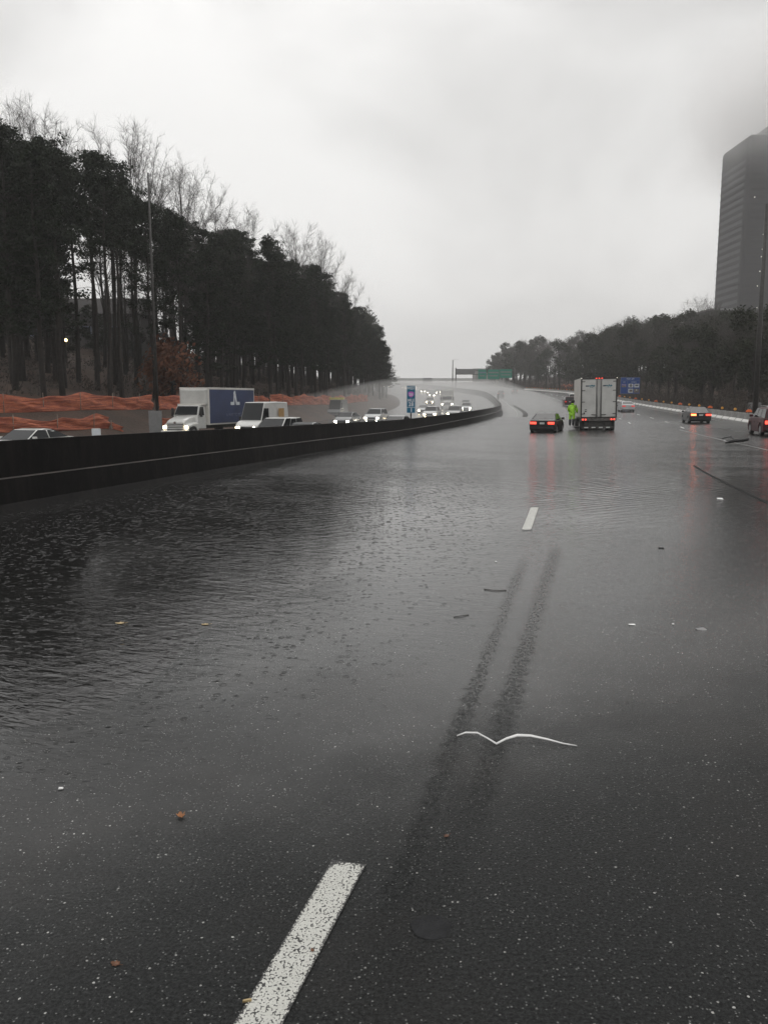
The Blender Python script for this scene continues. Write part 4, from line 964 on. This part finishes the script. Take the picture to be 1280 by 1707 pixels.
# ------------------------------------------------------------------ trees
def rnd_dir(): 
    while True:
        v = Vector((random.uniform(-1, 1), random.uniform(-1, 1), random.uniform(-1, 1)))
        if .05 < v.length < 1: return v.normalized()
def leafquad(vs, fs, p, s):
    d = rnd_dir(); a = d.orthogonal().normalized(); b = d.cross(a); k = len(vs); t = random.uniform(.35, .8)
    vs += [p - a * s, p + b * s * t, p + a * s, p - b * s * t]; fs.append((k, k + 1, k + 2, k + 3))
def pine(seed, H=24, crown=.45, spread=3.2, dens=1.0):
    random.seed(seed); r0 = .17 + H * .004
    lean = random.uniform(-.6, .6); tp = [Vector((lean * (k / 8) ** 1.5 + .12 * math.sin(k * 1.3 + seed), .1 * math.cos(k + seed), H * k / 8 * .97)) for k in range(9)]
    tr = MB().tube([(tp[0].x, tp[0].y, -1.5)] + tp[1:], [r0 * 1.15] + [r0 * (1 - .85 * k / 8) for k in range(1, 9)], 7)
    vs, fs = [], []
    z0 = H * (1 - crown)
    def axis(z): 
        q = z / (H * .97) * 8; i = min(7, int(q)); return tp[i].lerp(tp[i + 1], q - i)
    z = z0 * .55
    while z < z0:                     # dead stubs
        a = random.uniform(0, 6.28); c = axis(z); l = random.uniform(.5, 1.8)
        tr.tube([c, c + Vector((math.cos(a) * l, math.sin(a) * l, random.uniform(-.3, .3)))], [.035, .012], 3); z += random.uniform(.5, 1.3)
    z = z0
    while z < H:
        t = (z - z0) / (H - z0); R_ = spread * (1 - t) ** .55 * random.uniform(.5, 1.15) + .35
        a = random.uniform(0, 6.28); c = axis(min(z, H * .96)); up = random.uniform(.05, .55) + t * .5
        e = c + Vector((math.cos(a) * R_, math.sin(a) * R_, R_ * up)); mid = c.lerp(e, .5) - Vector((0, 0, .12 * R_))
        tr.tube([c, mid, e], [.055, .035, .012], 4)
        for q in range(random.randint(2, 4)):
            cc = mid.lerp(e, random.uniform(.1, 1.1)) + rnd_dir() * .45; cr = random.uniform(.45, .95)
            for _ in range(int(66 * dens)):
                d = rnd_dir() * cr * random.random() ** .4; d.z *= .6
                leafquad(vs, fs, cc + d, random.uniform(.07, .18))
        z += random.uniform(.16, .42)
    return tr.mesh('trunk', 'bark'), MB().add(vs, fs).mesh('crown', 'needle')
def bare(seed, H=20, rx=4.5, z0=.32, nP=17, mt='twig', up=.5):
    """leafless tree: limbs curve up to a rounded envelope, with twigs along them"""
    random.seed(seed); tr = MB(); cw = MB(); lean = random.uniform(-.5, .5)
    ax = lambda z: Vector((lean * (z / H) ** 2 + .12 * math.sin(z * .6 + seed), .12 * math.cos(z * .5), z))
    r0 = .010 * H + .04
    tr.tube([ax(-1)] + [ax(H * .9 * k / 7) for k in range(1, 8)], [r0 * 1.1] + [r0 * (1 - .88 * k / 7) for k in range(1, 8)], 6)
    zc = H * (z0 + 1) / 2 + H * .04; rz_ = H - zc
    for k in range(nP):
        t = (k + random.random()) / nP; zs = H * (z0 * .9 + (.84 - z0 * .9) * t); a = k * 2.4 + random.uniform(-.5, .5)
        th = 1.5 * (1 - t) ** .65 * random.uniform(.45, 1.1) + .05
        e = Vector((math.sin(th) * math.cos(a) * rx, math.sin(th) * math.sin(a) * rx, zc + math.cos(th) * rz_)) * 1.0
        e *= 1; e += rnd_dir() * .5; st = ax(zs)
        if e.z < st.z + .6: e.z = st.z + .6 + random.random()
        c1 = st.lerp(e, .45); c1.z -= (e.z - st.z) * (up - .5) * .5 + .1 * (e - st).length * .5; c1 += rnd_dir() * .25
        n = 7; P = [st * (1 - u) ** 2 + c1 * 2 * u * (1 - u) + e * u * u + rnd_dir() * .12 * (0 < u < 1) for u in [i / n for i in range(n + 1)]]
        rr = .022 + .045 * (1 - t); tr.tube(P, [rr * (1 - .8 * i / n) for i in range(n + 1)], 4)
        L = (e - st).length
        for q in range(int(9 + L * 2.2)):
            u = random.uniform(.2, 1) ** .8; i = min(n - 1, int(u * n)); s0 = P[i].lerp(P[i + 1], u * n - i); d = (P[i + 1] - P[i]).normalized()
            d2 = (d + rnd_dir() * 1.0 + Vector((0, 0, .12))).normalized(); l2 = random.uniform(.7, 1.9) * (1.25 - .5 * u)
            m2 = s0 + d2 * l2 * .5 + rnd_dir() * .08; e2 = s0 + (d2 + rnd_dir() * .3 + Vector((0, 0, .12))).normalized() * l2
            cw.tube([s0, m2, e2], [.013, .009, .005], 3, cap=False)
            for w_ in range(5):
                v = random.random(); s3 = s0.lerp(e2, v); d3 = (d2 + rnd_dir() * .9 + Vector((0, 0, .3))).normalized()
                cw.tube([s3, s3 + d3 * random.uniform(.25, .75)], [.007, .003], 3, cap=False)
    return tr.mesh('trunk', 'bark'), cw.mesh('crown', mt)
def broad(seed, H=14, R_=3.5, mt='evergreen', n=3800):
    random.seed(seed); tr = MB(); tr.tube([(0, 0, -1), (.1, 0, H * .4), (.2, .1, H * .8)], [.25, .18, .05], 6)
    vs, fs = [], []
    cl = []
    for k in range(26):
        a = random.uniform(0, 6.28); zz = random.uniform(.22, .97); rr = R_ * math.sin(math.pi * min(1, (zz - .05) / .98)) ** .6 * random.uniform(.3, 1)
        c = Vector((math.cos(a) * rr, math.sin(a) * rr, H * zz)); cl.append(c); tr.tube([(.1, 0, c.z * .6), c], [.06, .015], 3)
    for c in cl:
        cr = random.uniform(.7, 1.5)
        for _ in range(n // 26): d = rnd_dir() * cr * random.random() ** .4; leafquad(vs, fs, c + d, random.uniform(.10, .26))
    return tr.mesh('trunk', 'bark'), MB().add(vs, fs).mesh('crown', mt)
def tree(nm, meshes, x, y, zb, sc_, label, group, sxy=None):
    r = empty(nm, (x, y, zb), random.uniform(0, 6.28)); sxy = sxy or sc_
    r.scale = (sxy, sxy, sc_); tag(r, label, 'tree', group)
    for m, k in zip(meshes, ('trunk', 'crown')):
        o = bpy.data.objects.new(k, m); COL.objects.link(o); o.parent = r
    return r
PINES_DEEP = [pine(31 + k, 24, (.66, .74, .8, .7)[k], (3.2, 3.6, 3.0, 3.9)[k], (.9, .8, .75, .85)[k]) for k in range(4)]
PINES = [pine(11 + k, 24, (.30, .37, .44, .34, .52, .40)[k], (2.6, 3.0, 3.4, 3.8, 3.2, 2.8)[k], (1, .85, .75, .9, .65, .8)[k]) for k in range(6)]
BARES = [bare(40 + k, 20, 4.6 + .6 * (k % 3), .30, 20) for k in range(5)]
VASES = [bare(60 + k, 22, 5.0 + .5 * k, .38, 26, up=.55) for k in range(3)]
BROADS = [broad(80 + k, 14, 3.3 + .4 * k) for k in range(4)]
random.seed(5)
def top_target(px):       # crown outline of the left wood in the photograph, as the height of tree tops
    return interp([(-400, 205), (0, 205), (60, 222), (130, 240), (200, 268), (300, 345), (400, 392), (450, 404), (520, 448), (590, 506), (625, 545), (645, 580), (660, 618)], px)
cnt = 0
for row, off in enumerate((9, 13, 17.5, 22.5, 28, 34, 42, 52)):
    y = 50 + row * 1.5
    while y < 300:
        yy = y + random.uniform(-1.6, 1.6); x = XL(yy) - off + (4 if yy > 175 else 0) + random.uniform(-1.8, 1.8)
        px = 640 + 1328 * x / yy
        z0 = gz(x, yy)
        if px > -60 and (row < 5 or random.random() < .6) and not (120 < px < 335 and row > 2 and random.random() < .55):
            lim = at(px, top_target(px) + (random.uniform(-12, 46) if row < 3 else random.uniform(-2, 50)), yy).z
            h = min(lim - z0, 30 + random.uniform(-3, 2))
            if h > 7:
                if yy > 215: kind = random.choice(('broad', 'bare', 'pine', 'broad'))
                else: kind = 'pine' if random.random() < (.93 if row < 5 else .85) else 'bare'
                if kind == 'pine': tree('pine_tree', random.choice(PINES if 105 < px < 345 and random.random() < .85 else PINES_DEEP), x, yy, z0, h / 24, 'tall dark pine in the crowded left wood', 'pines of the left wood', max(.8, h / 22))
                elif kind == 'bare': tree('bare_tree', random.choice(BARES), x, yy, z0, h / 23, 'leafless tree standing among the pines of the left wood', 'leafless trees among the left pines')
                else: tree('evergreen_tree', random.choice(BROADS), x, yy, z0, h / 14, 'dense dark evergreen at the far end of the left wood', 'evergreens at the far end of the left wood', max(.9, h / 17))
                cnt += 1
        y += (4.2 if yy < 130 else 6.5) * random.uniform(.8, 1.2) * (1 if row < 4 else 1.5)
def under_target(px): return interp([(-400, 330), (40, 350), (90, 430), (130, 535), (325, 520), (365, 430), (450, 462), (520, 515), (590, 572), (640, 612)], px)
for off in (30, 40, 52, 66):
    y = 52.0
    while y < 270:
        yy = y + random.uniform(-2, 2); x = XL(yy) - off + random.uniform(-3, 3); px = 640 + 1328 * x / yy
        if px > -50:
            z0 = gz(x, yy); h = at(px, under_target(px) + random.uniform(-14, 30) - (random.choice((0, 60, 130)) if 120 < px < 345 and off < 50 else 0), yy).z - z0; tall = 120 < px < 345 and h > 11
            if h > 3:
                if 125 < px < 340 and h > 9 and random.random() < .5: pass
                elif random.random() < .62 and not tall: tree('evergreen_tree', random.choice(BROADS), x, yy, z0, h / 14, 'dark evergreen filling the shade behind the pine trunks on the left', 'understorey evergreens of the left wood', max(.75, h / 14))
                else: tree('bare_tree', random.choice(BARES), x, yy, z0, h / 20, 'thin leafless tree in the shade behind the left pine trunks', 'thin leafless understorey trees', max(.6, h / 18))
        y += (6.2 if yy < 140 else 9) * random.uniform(.8, 1.2)
# pale leafless crowns rising above the pines
for (px, py, Y, kd, lb) in [(20, 175, 98, 0, 0), (62, 180, 96, 0, 0), (215, 208, 112, 0, 1), (250, 232, 116, 1, 1), (300, 268, 120, 0, 1), (360, 302, 130, 1, 1), (412, 328, 138, 1, 1),
                            (492, 378, 168, 0, 2), (535, 382, 172, 1, 2), (575, 445, 186, 1, 2), (632, 560, 245, 1, 2)]:
    py -= 4; p = at(px, py, Y); z0 = gz(p.x, Y); h = p.z - z0
    tree('bare_tree', random.choice(VASES if kd == 0 else BARES), p.x, Y, z0, h / 22.5, ('tall leafless tree rising above the pines near the left edge', 'tall leafless tree rising above the pines over the white truck', 'leafless tree breaking the sloping skyline of the left wood')[lb],
         ('leafless crowns at the left edge', 'leafless crowns above the truck', 'leafless crowns on the sloping skyline')[lb], h / 22)
# rust-coloured small tree by the light pole
M['rustcrown'] = M['brownleaf']
rust = broad(95, 4.2, 2.0, 'brownleaf', 2200); p = at(288, 615, 84)
tree('rust_leaved_tree', rust, p.x, 84, gz(p.x, 84), (at(288, 566, 84).z - gz(p.x, 84)) / 4.6, 'small tree with rust brown leaves right of the slender light pole', None)
# right wood
def rt_target(px): return interp([(810, 606), (830, 582), (860, 562), (905, 555), (950, 562), (1000, 542), (1050, 530), (1110, 524), (1150, 520), (1195, 520), (1300, 505), (1600, 480)], px)
for row, off in enumerate((8.5, 13, 19, 26, 34, 44)):
    y = 62.0
    while y < 560:
        yy = y + random.uniform(-2, 2); x = XR(yy) + off + random.uniform(-2, 2); px = 640 + 1328 * x / yy
        if px < 1330 and px > 812:
            z0 = gz(x, yy); lim = at(px, rt_target(px) + random.uniform(-3, 16 if row > 1 else 60), yy).z; h = min(lim - z0, 23 + random.uniform(-3, 2))
            if h > 3:
                if h > 12 and row > 3 and random.random() < .3: kind = 'pine'
                else: kind = random.choice(('broad', 'bare', 'bare'))
                if kind == 'pine': tree('pine_tree', random.choice(PINES), x, yy, z0, h / 24, 'dark pine standing in the wood on the right', 'pines of the right wood', max(.5, h / 22))
                elif kind == 'bare': tree('bare_tree', random.choice(BARES), x, yy, z0, h / 21, 'leafless tree in the dim wood on the right', 'leafless trees of the right wood', h / 17)
                else: tree('evergreen_tree', random.choice(BROADS), x, yy, z0, h / 14, 'dense evergreen in the dim wood on the right', 'evergreens of the right wood', max(.5, h / 12))
                cnt += 1
        y += (4.6 if yy < 150 else 8 if yy < 300 else 13) * random.uniform(.8, 1.2) * (1 if row < 3 else 1.3)
for (px, py, Y) in [(1165, 484, 190), (1183, 492, 184), (1190, 500, 176), (1045, 522, 240), (1130, 516, 200)]:
    p = at(px, py, Y); z0 = gz(p.x, Y); tree('bare_tree', random.choice(BARES), p.x, Y, z0, (p.z - z0) / 21.5, 'leafless crown standing above the right wood beside the tower', 'leafless crowns beside the tower', (p.z - z0) / 20)
print('TREES', cnt)
# undergrowth (uncountable)
def brush(name, label, pts, hmax, nper):
    mb = MB(); vs, fs = [], []
    for (x, y) in pts:
        z = gz(x, y) - .1; h0 = random.uniform(.4, 1) * hmax
        for _ in range(nper):
            a = Vector((x + random.uniform(-1.3, 1.3), y + random.uniform(-1.3, 1.3), z)); d = Vector((random.uniform(-.5, .5), random.uniform(-.5, .5), 1)).normalized(); l = h0 * random.uniform(.4, 1)
            wv_ = Vector((random.uniform(-1, 1), random.uniform(-1, 1), 0)).normalized() * random.uniform(.02, .05); k = len(vs)
            b = a + d * l + Vector((random.uniform(-.3, .3), random.uniform(-.3, .3), -.1))
            vs += [a - wv_, a + wv_, b]; fs.append((k, k + 1, k + 2))
            for q in range(3): leafquad(vs, fs, a.lerp(b, random.uniform(.3, 1)) + rnd_dir() * .3, random.uniform(.06, .16))
    mb.add(vs, fs); return tag(mb.build(name, 'brush'), label, 'undergrowth', kind='stuff')
random.seed(9)
P1 = []
for _ in range(1300):
    yy = 50 + 240 * random.random() ** 1.3; P1.append((XL(yy) - random.uniform(9.5, 60), yy))
brush('undergrowth', 'brown brush and saplings under the trees of the left wood', P1, 2.2, 12)
P2 = []
for _ in range(2600):
    yy = 60 + 420 * random.random() ** 1.4; P2.append((XR(yy) + 3.5 + 45 * random.random() ** 1.6, yy))
brush('undergrowth', 'tangled dark brush at the foot of the right wood', P2, 4.0, 12)

# ------------------------------------------------------------------ orange safety fence on the left bank
def fence(name, pts, hgt, label, post_every=4, sag=.12, seed=1):
    random.seed(seed); r = empty(name, (pts[0][0], pts[0][1], 0)); tag(r, label, 'fence'); vs, fs = [], []; n = 12; o = Vector((pts[0][0], pts[0][1], 0))
    N = 0; L = 0
    dense = []
    for a, b in zip(pts, pts[1:]):
        d = (Vector(b) - Vector(a)).length; m_ = max(2, int(d / .35))
        for k in range(m_): dense.append(Vector(a).lerp(Vector(b), k / m_))
    dense.append(Vector(pts[-1]))
    for i, p in enumerate(dense):
        ph = (i * .35 % post_every) / post_every; s = sag * math.sin(math.pi * ph) + .05 * math.sin(i * .7)
        for j in range(n):
            t = j / (n - 1); w_ = .07 * math.sin(i * .9 + j * 1.1) * (1 - abs(2 * t - 1)) + .06 * math.sin(i * .31 + j * .6) + .10 * mnoise.noise(Vector((i * .25, j * 1.3, seed)))
            vs.append(Vector((p.x + w_, p.y + w_ * .6, p.z + t * (hgt * (1 + .12 * math.sin(i * .23)) - s) - .02)) - o)
    for i in range(len(dense) - 1):
        for j in range(n - 1): fs.append((i * n + j, i * n + j + 1, (i + 1) * n + j + 1, (i + 1) * n + j))
    net = MB().add(vs, fs, 0, True).build('netting', 'net', r)
    so_ = net.modifiers.new('solid', 'SOLIDIFY'); so_.thickness = .02
    step = int(post_every / .35)
    for i in range(0, len(dense), step):
        p = dense[i] - o; MB().tube([(p.x, p.y - .12, p.z - .4), (p.x + random.uniform(-.08, .08), p.y - .12, p.z + hgt + .12)], .028, 6).build('stake', 'stakewood', r)
    return r
M['stakewood'] = mat('pale_stake', (.25, .2, .16), .8, var=.3)
def net_mat():
    m = bpy.data.materials.new('orange_mesh'); m.use_nodes = True; t = NT(m.node_tree); b = t.n['Principled BSDF']
    pos = t.new('ShaderNodeNewGeometry').outputs['Position']
    st = t.noise(2.2, t.scalev(pos, (.3, .3, 4.5)), 6, .75)
    n = t.noise(2.0, pos, 4, .7)
    c = t.mix(t.mapr(st, .38, .62), (.30, .07, .04), (.64, .20, .10)); c = t.mix(t.mapr(n, .52, .75, 0, .5), c, (.15, .05, .035))
    t.l.new(c, b.inputs['Base Color']); b.inputs['Roughness'].default_value = .7
    bn = t.new('ShaderNodeBump', {'Strength': 1.0, 'Distance': .15, 'Height': st}); t.l.new(bn.outputs[0], b.inputs['Normal'])
    return m
M['net'] = net_mat()
def bank_pts(off0, off1, y0, y1, n=14, dz=0, wob=.5):
    out = []
    for k in range(n + 1):
        t = k / n; y = y0 + (y1 - y0) * t; o = off0 + (off1 - off0) * t + wob * math.sin(k * 1.1); x = XL(y) - o
        out.append((x, y, gz(x, y) + dz))
    return out
def px_pts(lst, Y0, Y1):
    out = []
    for k, (px, py) in enumerate(lst):
        Y = Y0 + (Y1 - Y0) * k / (len(lst) - 1); p = at(px, py, Y); out.append((p.x, p.y, p.z))
    return out
def drape(lst, off0, off1, hgt):
    """walk along the bank at a given distance from the road; px only picks how far along"""
    out = []
    for k, px in enumerate(lst):
        off = off0 + (off1 - off0) * k / (len(lst) - 1); Y = 60.0
        for _ in range(60):
            x = XL(Y) - off; e = 640 + 1328 * x / Y - px; Y -= e * .035
            Y = min(max(Y, 20), 300)
        out.append((XL(Y) - off, Y, gz(XL(Y) - off, Y)))
    return out
fence('safety_fence', drape([-60, 0, 40, 85, 130, 175, 215, 258], 6.8, 6.2, 1.2), 1.3, 'long upper run of sagging orange netting on the left bank', seed=3)
fence('safety_fence', drape([268, 285, 300, 318, 340, 380, 420, 450], 6.2, 6.6, 1.2), 1.3, 'orange netting running behind the blue sided truck', seed=4)
fence('safety_fence', drape([452, 475, 500, 525, 550, 575, 600, 618], 6.6, 5.2, 1.2), 1.4, 'faded far stretch of orange netting above the headlights', seed=6)
fence('safety_fence', drape([-60, -20, 20, 60, 100, 150, 185], 3.6, 3.0, 1.2), 1.05, 'lower run of bright orange netting just above the median wall', seed=5, sag=.22)
fence('safety_fence', drape([190, 200, 207], 2.9, 2.4, 1.2), .55, 'short collapsed end of the lower orange netting', seed=7, sag=.2)
fence('safety_fence', drape([268, 285, 296], 2.8, 2.6, 1.2), .8, 'orange netting scrap left of the white truck cab', seed=8, sag=.2)
# right side far orange fence
q = [(XR(y_) + 8 , y_, gz(XR(y_) + 8, y_)) for y_ in (262, 274, 286, 300, 315)]
fence('safety_fence', q, 1.8, 'far orange netting at the foot of the right wood left of the truck', seed=9, post_every=6)

# faint house between the trunks
p = at(118, 600, 135); hz = gz(p.x, 135); hs_ = empty('house', (p.x, 135, hz)); tag(hs_, 'dim house half hidden between the pine trunks on the left', 'house')
MB().box(-9, 12, 0, 8, -2, 5.2).build('wall', 'housewall', hs_); MB().loft([[(-9.5, -.6, 5.2), (-9.5, 8.6, 5.2), (-9.5, 4, 8.2)], [(12.5, -.6, 5.2), (12.5, 8.6, 5.2), (12.5, 4, 8.2)]]).build('roof', 'roof', hs_)
for u in (-6, -2, 3, 7.5):
    f = MB().box(u - .75, u + .75, -.06, -.005, 1.6, 3.2).build('window', 'logofaint', hs_); MB().box(u - .62, u + .62, -.08, -.062, 1.75, 3.05).build('pane', 'glass', f)
p = at(110.5, 567, 92); lm = empty('lamp_post', (p.x, 92, gz(p.x, 92))); tag(lm, 'small lamp glowing yellow between the pine trunks', 'lamp'); hh_ = p.z - lm.location.z
MB().tube([(0, 0, -.3), (0, 0, hh_ - .15)], .05, 6).build('post', 'dark_steel', lm); MB().ellip((0, 0, hh_), (.16, .16, .18)).build('lamp', 'litwarm', lm)
# small roadside things behind the wall
def small_post(px, Y, h, wdt, mt, nm, lb, cat, off=0):
    x = sc(px, Y); z = gz(x, Y) if x < XL(Y) else zroad(x, Y)
    r = empty(nm, (x, Y, z)); tag(r, lb, cat)
    MB().box(-wdt / 2, wdt / 2, -.06, .06, .25, h).build('panel', mt, r, bevel=.01); MB().box(-.05, .05, .07, .12, -.3, h - .1).build('post', 'dark_steel', r); return r
small_post(163, 47.5, 1.25, .5, 'signwhite', 'marker_post', 'small white marker behind the wall below the orange netting', 'marker')
small_post(262, 62, 2.1, 1.0, 'signgrey', 'roadside_cabinet', 'grey cabinet at the foot of the slender light pole', 'cabinet')

# ------------------------------------------------------------------ debris on the road
def onroad(x, y, dz=.004): return Vector((x, y, max(zroad(x, y), W) + dz))
# white bent strip
ctl = [(.50, 5.20, .0), (.56, 5.22, .012), (.64, 5.20, .018), (.70, 5.12, .012), (.75, 5.05, .004), (.82, 5.09, .02), (.90, 5.12, .03), (.99, 5.12, .026), (1.10, 5.09, .014), (1.19, 5.05, .004), (1.28, 5.02, .0)]
wds = [.004, .007, .008, .008, .009, .011, .013, .012, .008, .005, .003]
mb = MB(); rings = []
for (x, y, z), w_ in zip(ctl, wds):
    b = onroad(x, y, .003 + z); rings.append([b + Vector((0, w_ * .5, 0)), b + Vector((0, -w_ * .5, 0)), b + Vector((0, -w_ * .5, .004)), b + Vector((0, w_ * .3, w_ * .9 + .004))])
mb.loft(rings, smooth=True); tag(mb.build('trim_strip', 'trim'), 'long bent white plastic strip lying across the wet asphalt', 'debris')
# leaves
def leaf(x, y, size, mt, label, curl=.4, rz=0, dz=.003):
    vs = []; n = 9
    pts = [(0, -.6), (.22, -.35), (.42, -.30), (.30, -.05), (.48, .15), (.22, .22), (.18, .5), (0, .62), (-.18, .48), (-.25, .2), (-.46, .12), (-.30, -.08), (-.40, -.32), (-.2, -.36)]
    c, s_ = math.cos(rz), math.sin(rz); b = onroad(x, y, dz)
    ring = [Vector(((u * c - v * s_) * size, (u * s_ + v * c) * size, size * curl * (u * u + .4 * v * v) * 1.6)) + b for u, v in pts]
    mb = MB(); k = len(ring); vs = [b + Vector((0, 0, size * .05))] + ring; mb.add(vs, [(0, 1 + i, 1 + (i + 1) % k) for i in range(k)], 0, True)
    mb.tube([ring[0], ring[0] + Vector((s_ * size * .4, -c * size * .4, size * .1))], size * .03, 4)
    o = mb.build('leaf', mt); sm = o.modifiers.new('s', 'SOLIDIFY'); sm.thickness = .0015
    return tag(o, label, 'leaf')
leaf(-1.14, 4.19, .052, 'leaf', 'curled orange brown leaf on the asphalt left of centre', 1.1, .4, .006)
leaf(-1.11, 3.0, .038, 'leafdark', 'flat brown leaf near the bottom left corner', .2, 1.2)
leaf(.33, 3.93, .03, 'leafdark', 'small brown leaf in the rough tyre track right of centre', .3, 2.2)
leaf(-1.87, 8.1, .07, 'leafpale', 'pale tan leaf floating in the shallow water', .3, 1.5)
leaf(-2.78, 8.15, .09, 'leafpale', 'long pale leaf floating left of the other tan leaf', .2, 1.4)
leaf(-.30, 3.05, .02, 'leafdark', 'tiny brown leaf scrap on the nearest white dash', .2, .3, .008)
def chip(x, y, a, b, h, mt, label, rz=0, nm='fragment'):
    o = MB().box(-a / 2, a / 2, -b / 2, b / 2, 0, h).build(nm, mt, None, bevel=min(h, b) * .25); o.location = onroad(x, y, .002); o.rotation_euler = (R(3), R(2), rz)
    for v in o.data.vertices: v.co += Vector((random.uniform(-.12, .12) * a, random.uniform(-.15, .15) * b, random.uniform(0, .3) * h))
    return tag(o, label, 'debris')
chip(-1.95, 4.53, .028, .018, .008, 'trim', 'small white fragment at the left side of the asphalt')
chip(2.53, 7.9, .065, .03, .006, 'trim', 'white fragment on the wet road right of the centre')
chip(3.16, 7.72, .10, .06, .006, 'steel', 'flat grey fragment near the dark reflection on the right', .3)
chip(7.72, 18.2, .13, .12, .015, 'trim', 'white fragment near the tar seam at the far right')
chip(-.525, 2.77, .035, .012, .010, 'leafpale', 'small pale twig touching the end of the nearest dash', .2, 'twig')
chip(4.27, 12.1, .07, .05, .015, 'black_plastic', 'small black fragment on the wet lane below the truck')
chip(2.95, 7.9, .02, .02, .01, 'trim', 'tiny white chip between two larger fragments')
chip(1.6, 11.2, .03, .03, .01, 'trim', 'tiny white chip just above the tyre tracks')
def stick(pts, r, label):
    return tag(MB().tube([onroad(x, y, r + z) for x, y, z in pts], r, 6).build('stick', 'stick'), label, 'debris')
stick([(.74, 8.25, 0), (.83, 8.28, .004), (.91, 8.33, 0)], .004, 'thin dark stick on the wet road left of the tyre tracks')
stick([(1.22, 9.5, 0), (1.34, 9.41, .004), (1.48, 9.42, 0)], .0045, 'slim grey stick lying between the water and the left tyre track')
# torn bumper on the right
r = empty('bumper_debris', (18.1, 41.0, zroad(18.1, 41.0))); tag(r, 'torn black car bumper lying on the lane at the right edge', 'debris')
bp = [(-.5, .25, .05), (-.35, .05, .08), (-.1, 0, .12), (.25, .0, .15), (.55, .02, .22), (.62, .12, .24)]
mb = MB(); mb.loft([[(x, y, z - .05), (x, y - .04, z + .03), (x, y - .02, z + .13 - abs(x) * .08), (x, y + .03, z + .13 - abs(x) * .08)] for x, y, z in bp], smooth=True); mb.build('bumper_skin', 'black_plastic', r)
mb = MB(); mb.loft([[(x, y, z), (x, y - .05, z + .02), (x, y, z + .07)] for x, y, z in [(-.68, .2, .22), (-.5, .1, .30), (-.28, .1, .34), (-.15, .12, .20)]], smooth=True); mb.build('bracket', 'black_plastic', r)
mb = MB(); mb.tube([(-.66, .12, .18), (-.58, .04, .12), (-.4, .02, .10)], .02, 6); mb.build('trim', 'chrome', r)
r.scale = (1, 1, 1); r.rotation_euler = (0, 0, R(-8))

# ------------------------------------------------------------------ haze
def volume(name, dens, col=(.9, .9, .89), aniso=.2):
    m = bpy.data.materials.new(name); m.use_nodes = True; t = NT(m.node_tree); t.n.clear()
    v = t.new('ShaderNodeVolumePrincipled', {'Color': (*col, 1), 'Density': dens, 'Anisotropy': aniso}); t.new('ShaderNodeOutputMaterial', {'Volume': v.outputs[0]}); return m
M['haze'] = volume('haze', .0004, (1, 1, .995))
tag(MB().box(-910, 910, -130, 1610, -8, 212).build('haze', 'haze'), None, kind='stuff')

M['spray'] = volume('spray', .0065, (1, 1, .995))
rings = []
for y, wL, wR, zt in ((74, .9, .25, -2.0), (105, 1.4, .4, 1.6), (150, 1.6, .5, 3.6), (220, 1.6, .6, 4.6), (330, 1.15, .8, 6.5), (500, 1.1, .9, 11), (740, 1.1, 1.0, 14)):
    xl = XM(y) + (XL(y) - XM(y)) * wL; xr = XM(y) + (XR(y) - XM(y)) * wR; zb = ZM(y) - .6
    rings.append([(xl, y, zb), (xr, y, zb), (xr, y, zb + (zt - zb) * .35), (xl + (xr - xl) * .75, y, zt), (xl + (xr - xl) * .25, y, zt), (xl, y, zb + (zt - zb) * .5)])
spo = MB().loft(rings).build('spray', 'spray')
bmn = bmesh.new(); bmn.from_mesh(spo.data); bmesh.ops.triangulate(bmn, faces=bmn.faces); bmesh.ops.recalc_face_normals(bmn, faces=bmn.faces); bmn.to_mesh(spo.data); bmn.free()
tag(spo, 'pale road spray hanging over the far lanes of traffic', 'spray', kind='stuff')

def cloud_mat():
    m = bpy.data.materials.new('low_cloud'); m.use_nodes = True; t = NT(m.node_tree); t.n.clear()
    g = t.new('ShaderNodeTexCoord').outputs['Object']; q = t.new('ShaderNodeMapping', {0: g, 3: (1 / 125, 1 / 110, 1 / 50)}).outputs[0]
    ln = t.new('ShaderNodeVectorMath', {0: q}, operation='LENGTH').outputs['Value']
    n = t.noise(.016, g, 3, .55)
    d = t.mapr(t.m('ADD', ln, t.m('MULTIPLY', t.m('SUBTRACT', n, .5), .9)), .1, 1.05, .09, 0)
    v = t.new('ShaderNodeVolumePrincipled', {'Color': (1, 1, 1, 1), 'Density': d, 'Anisotropy': .2}); t.new('ShaderNodeOutputMaterial', {'Volume': v.outputs[0]})
    return m
M['cloudvol'] = cloud_mat()
co = MB().box(-270, 270, -125, 125, -52, 54).build('cloud', 'cloudvol'); co.location = (262, 415, 141)
tag(co, 'low cloud swallowing the top of the office tower', 'cloud', kind='stuff')
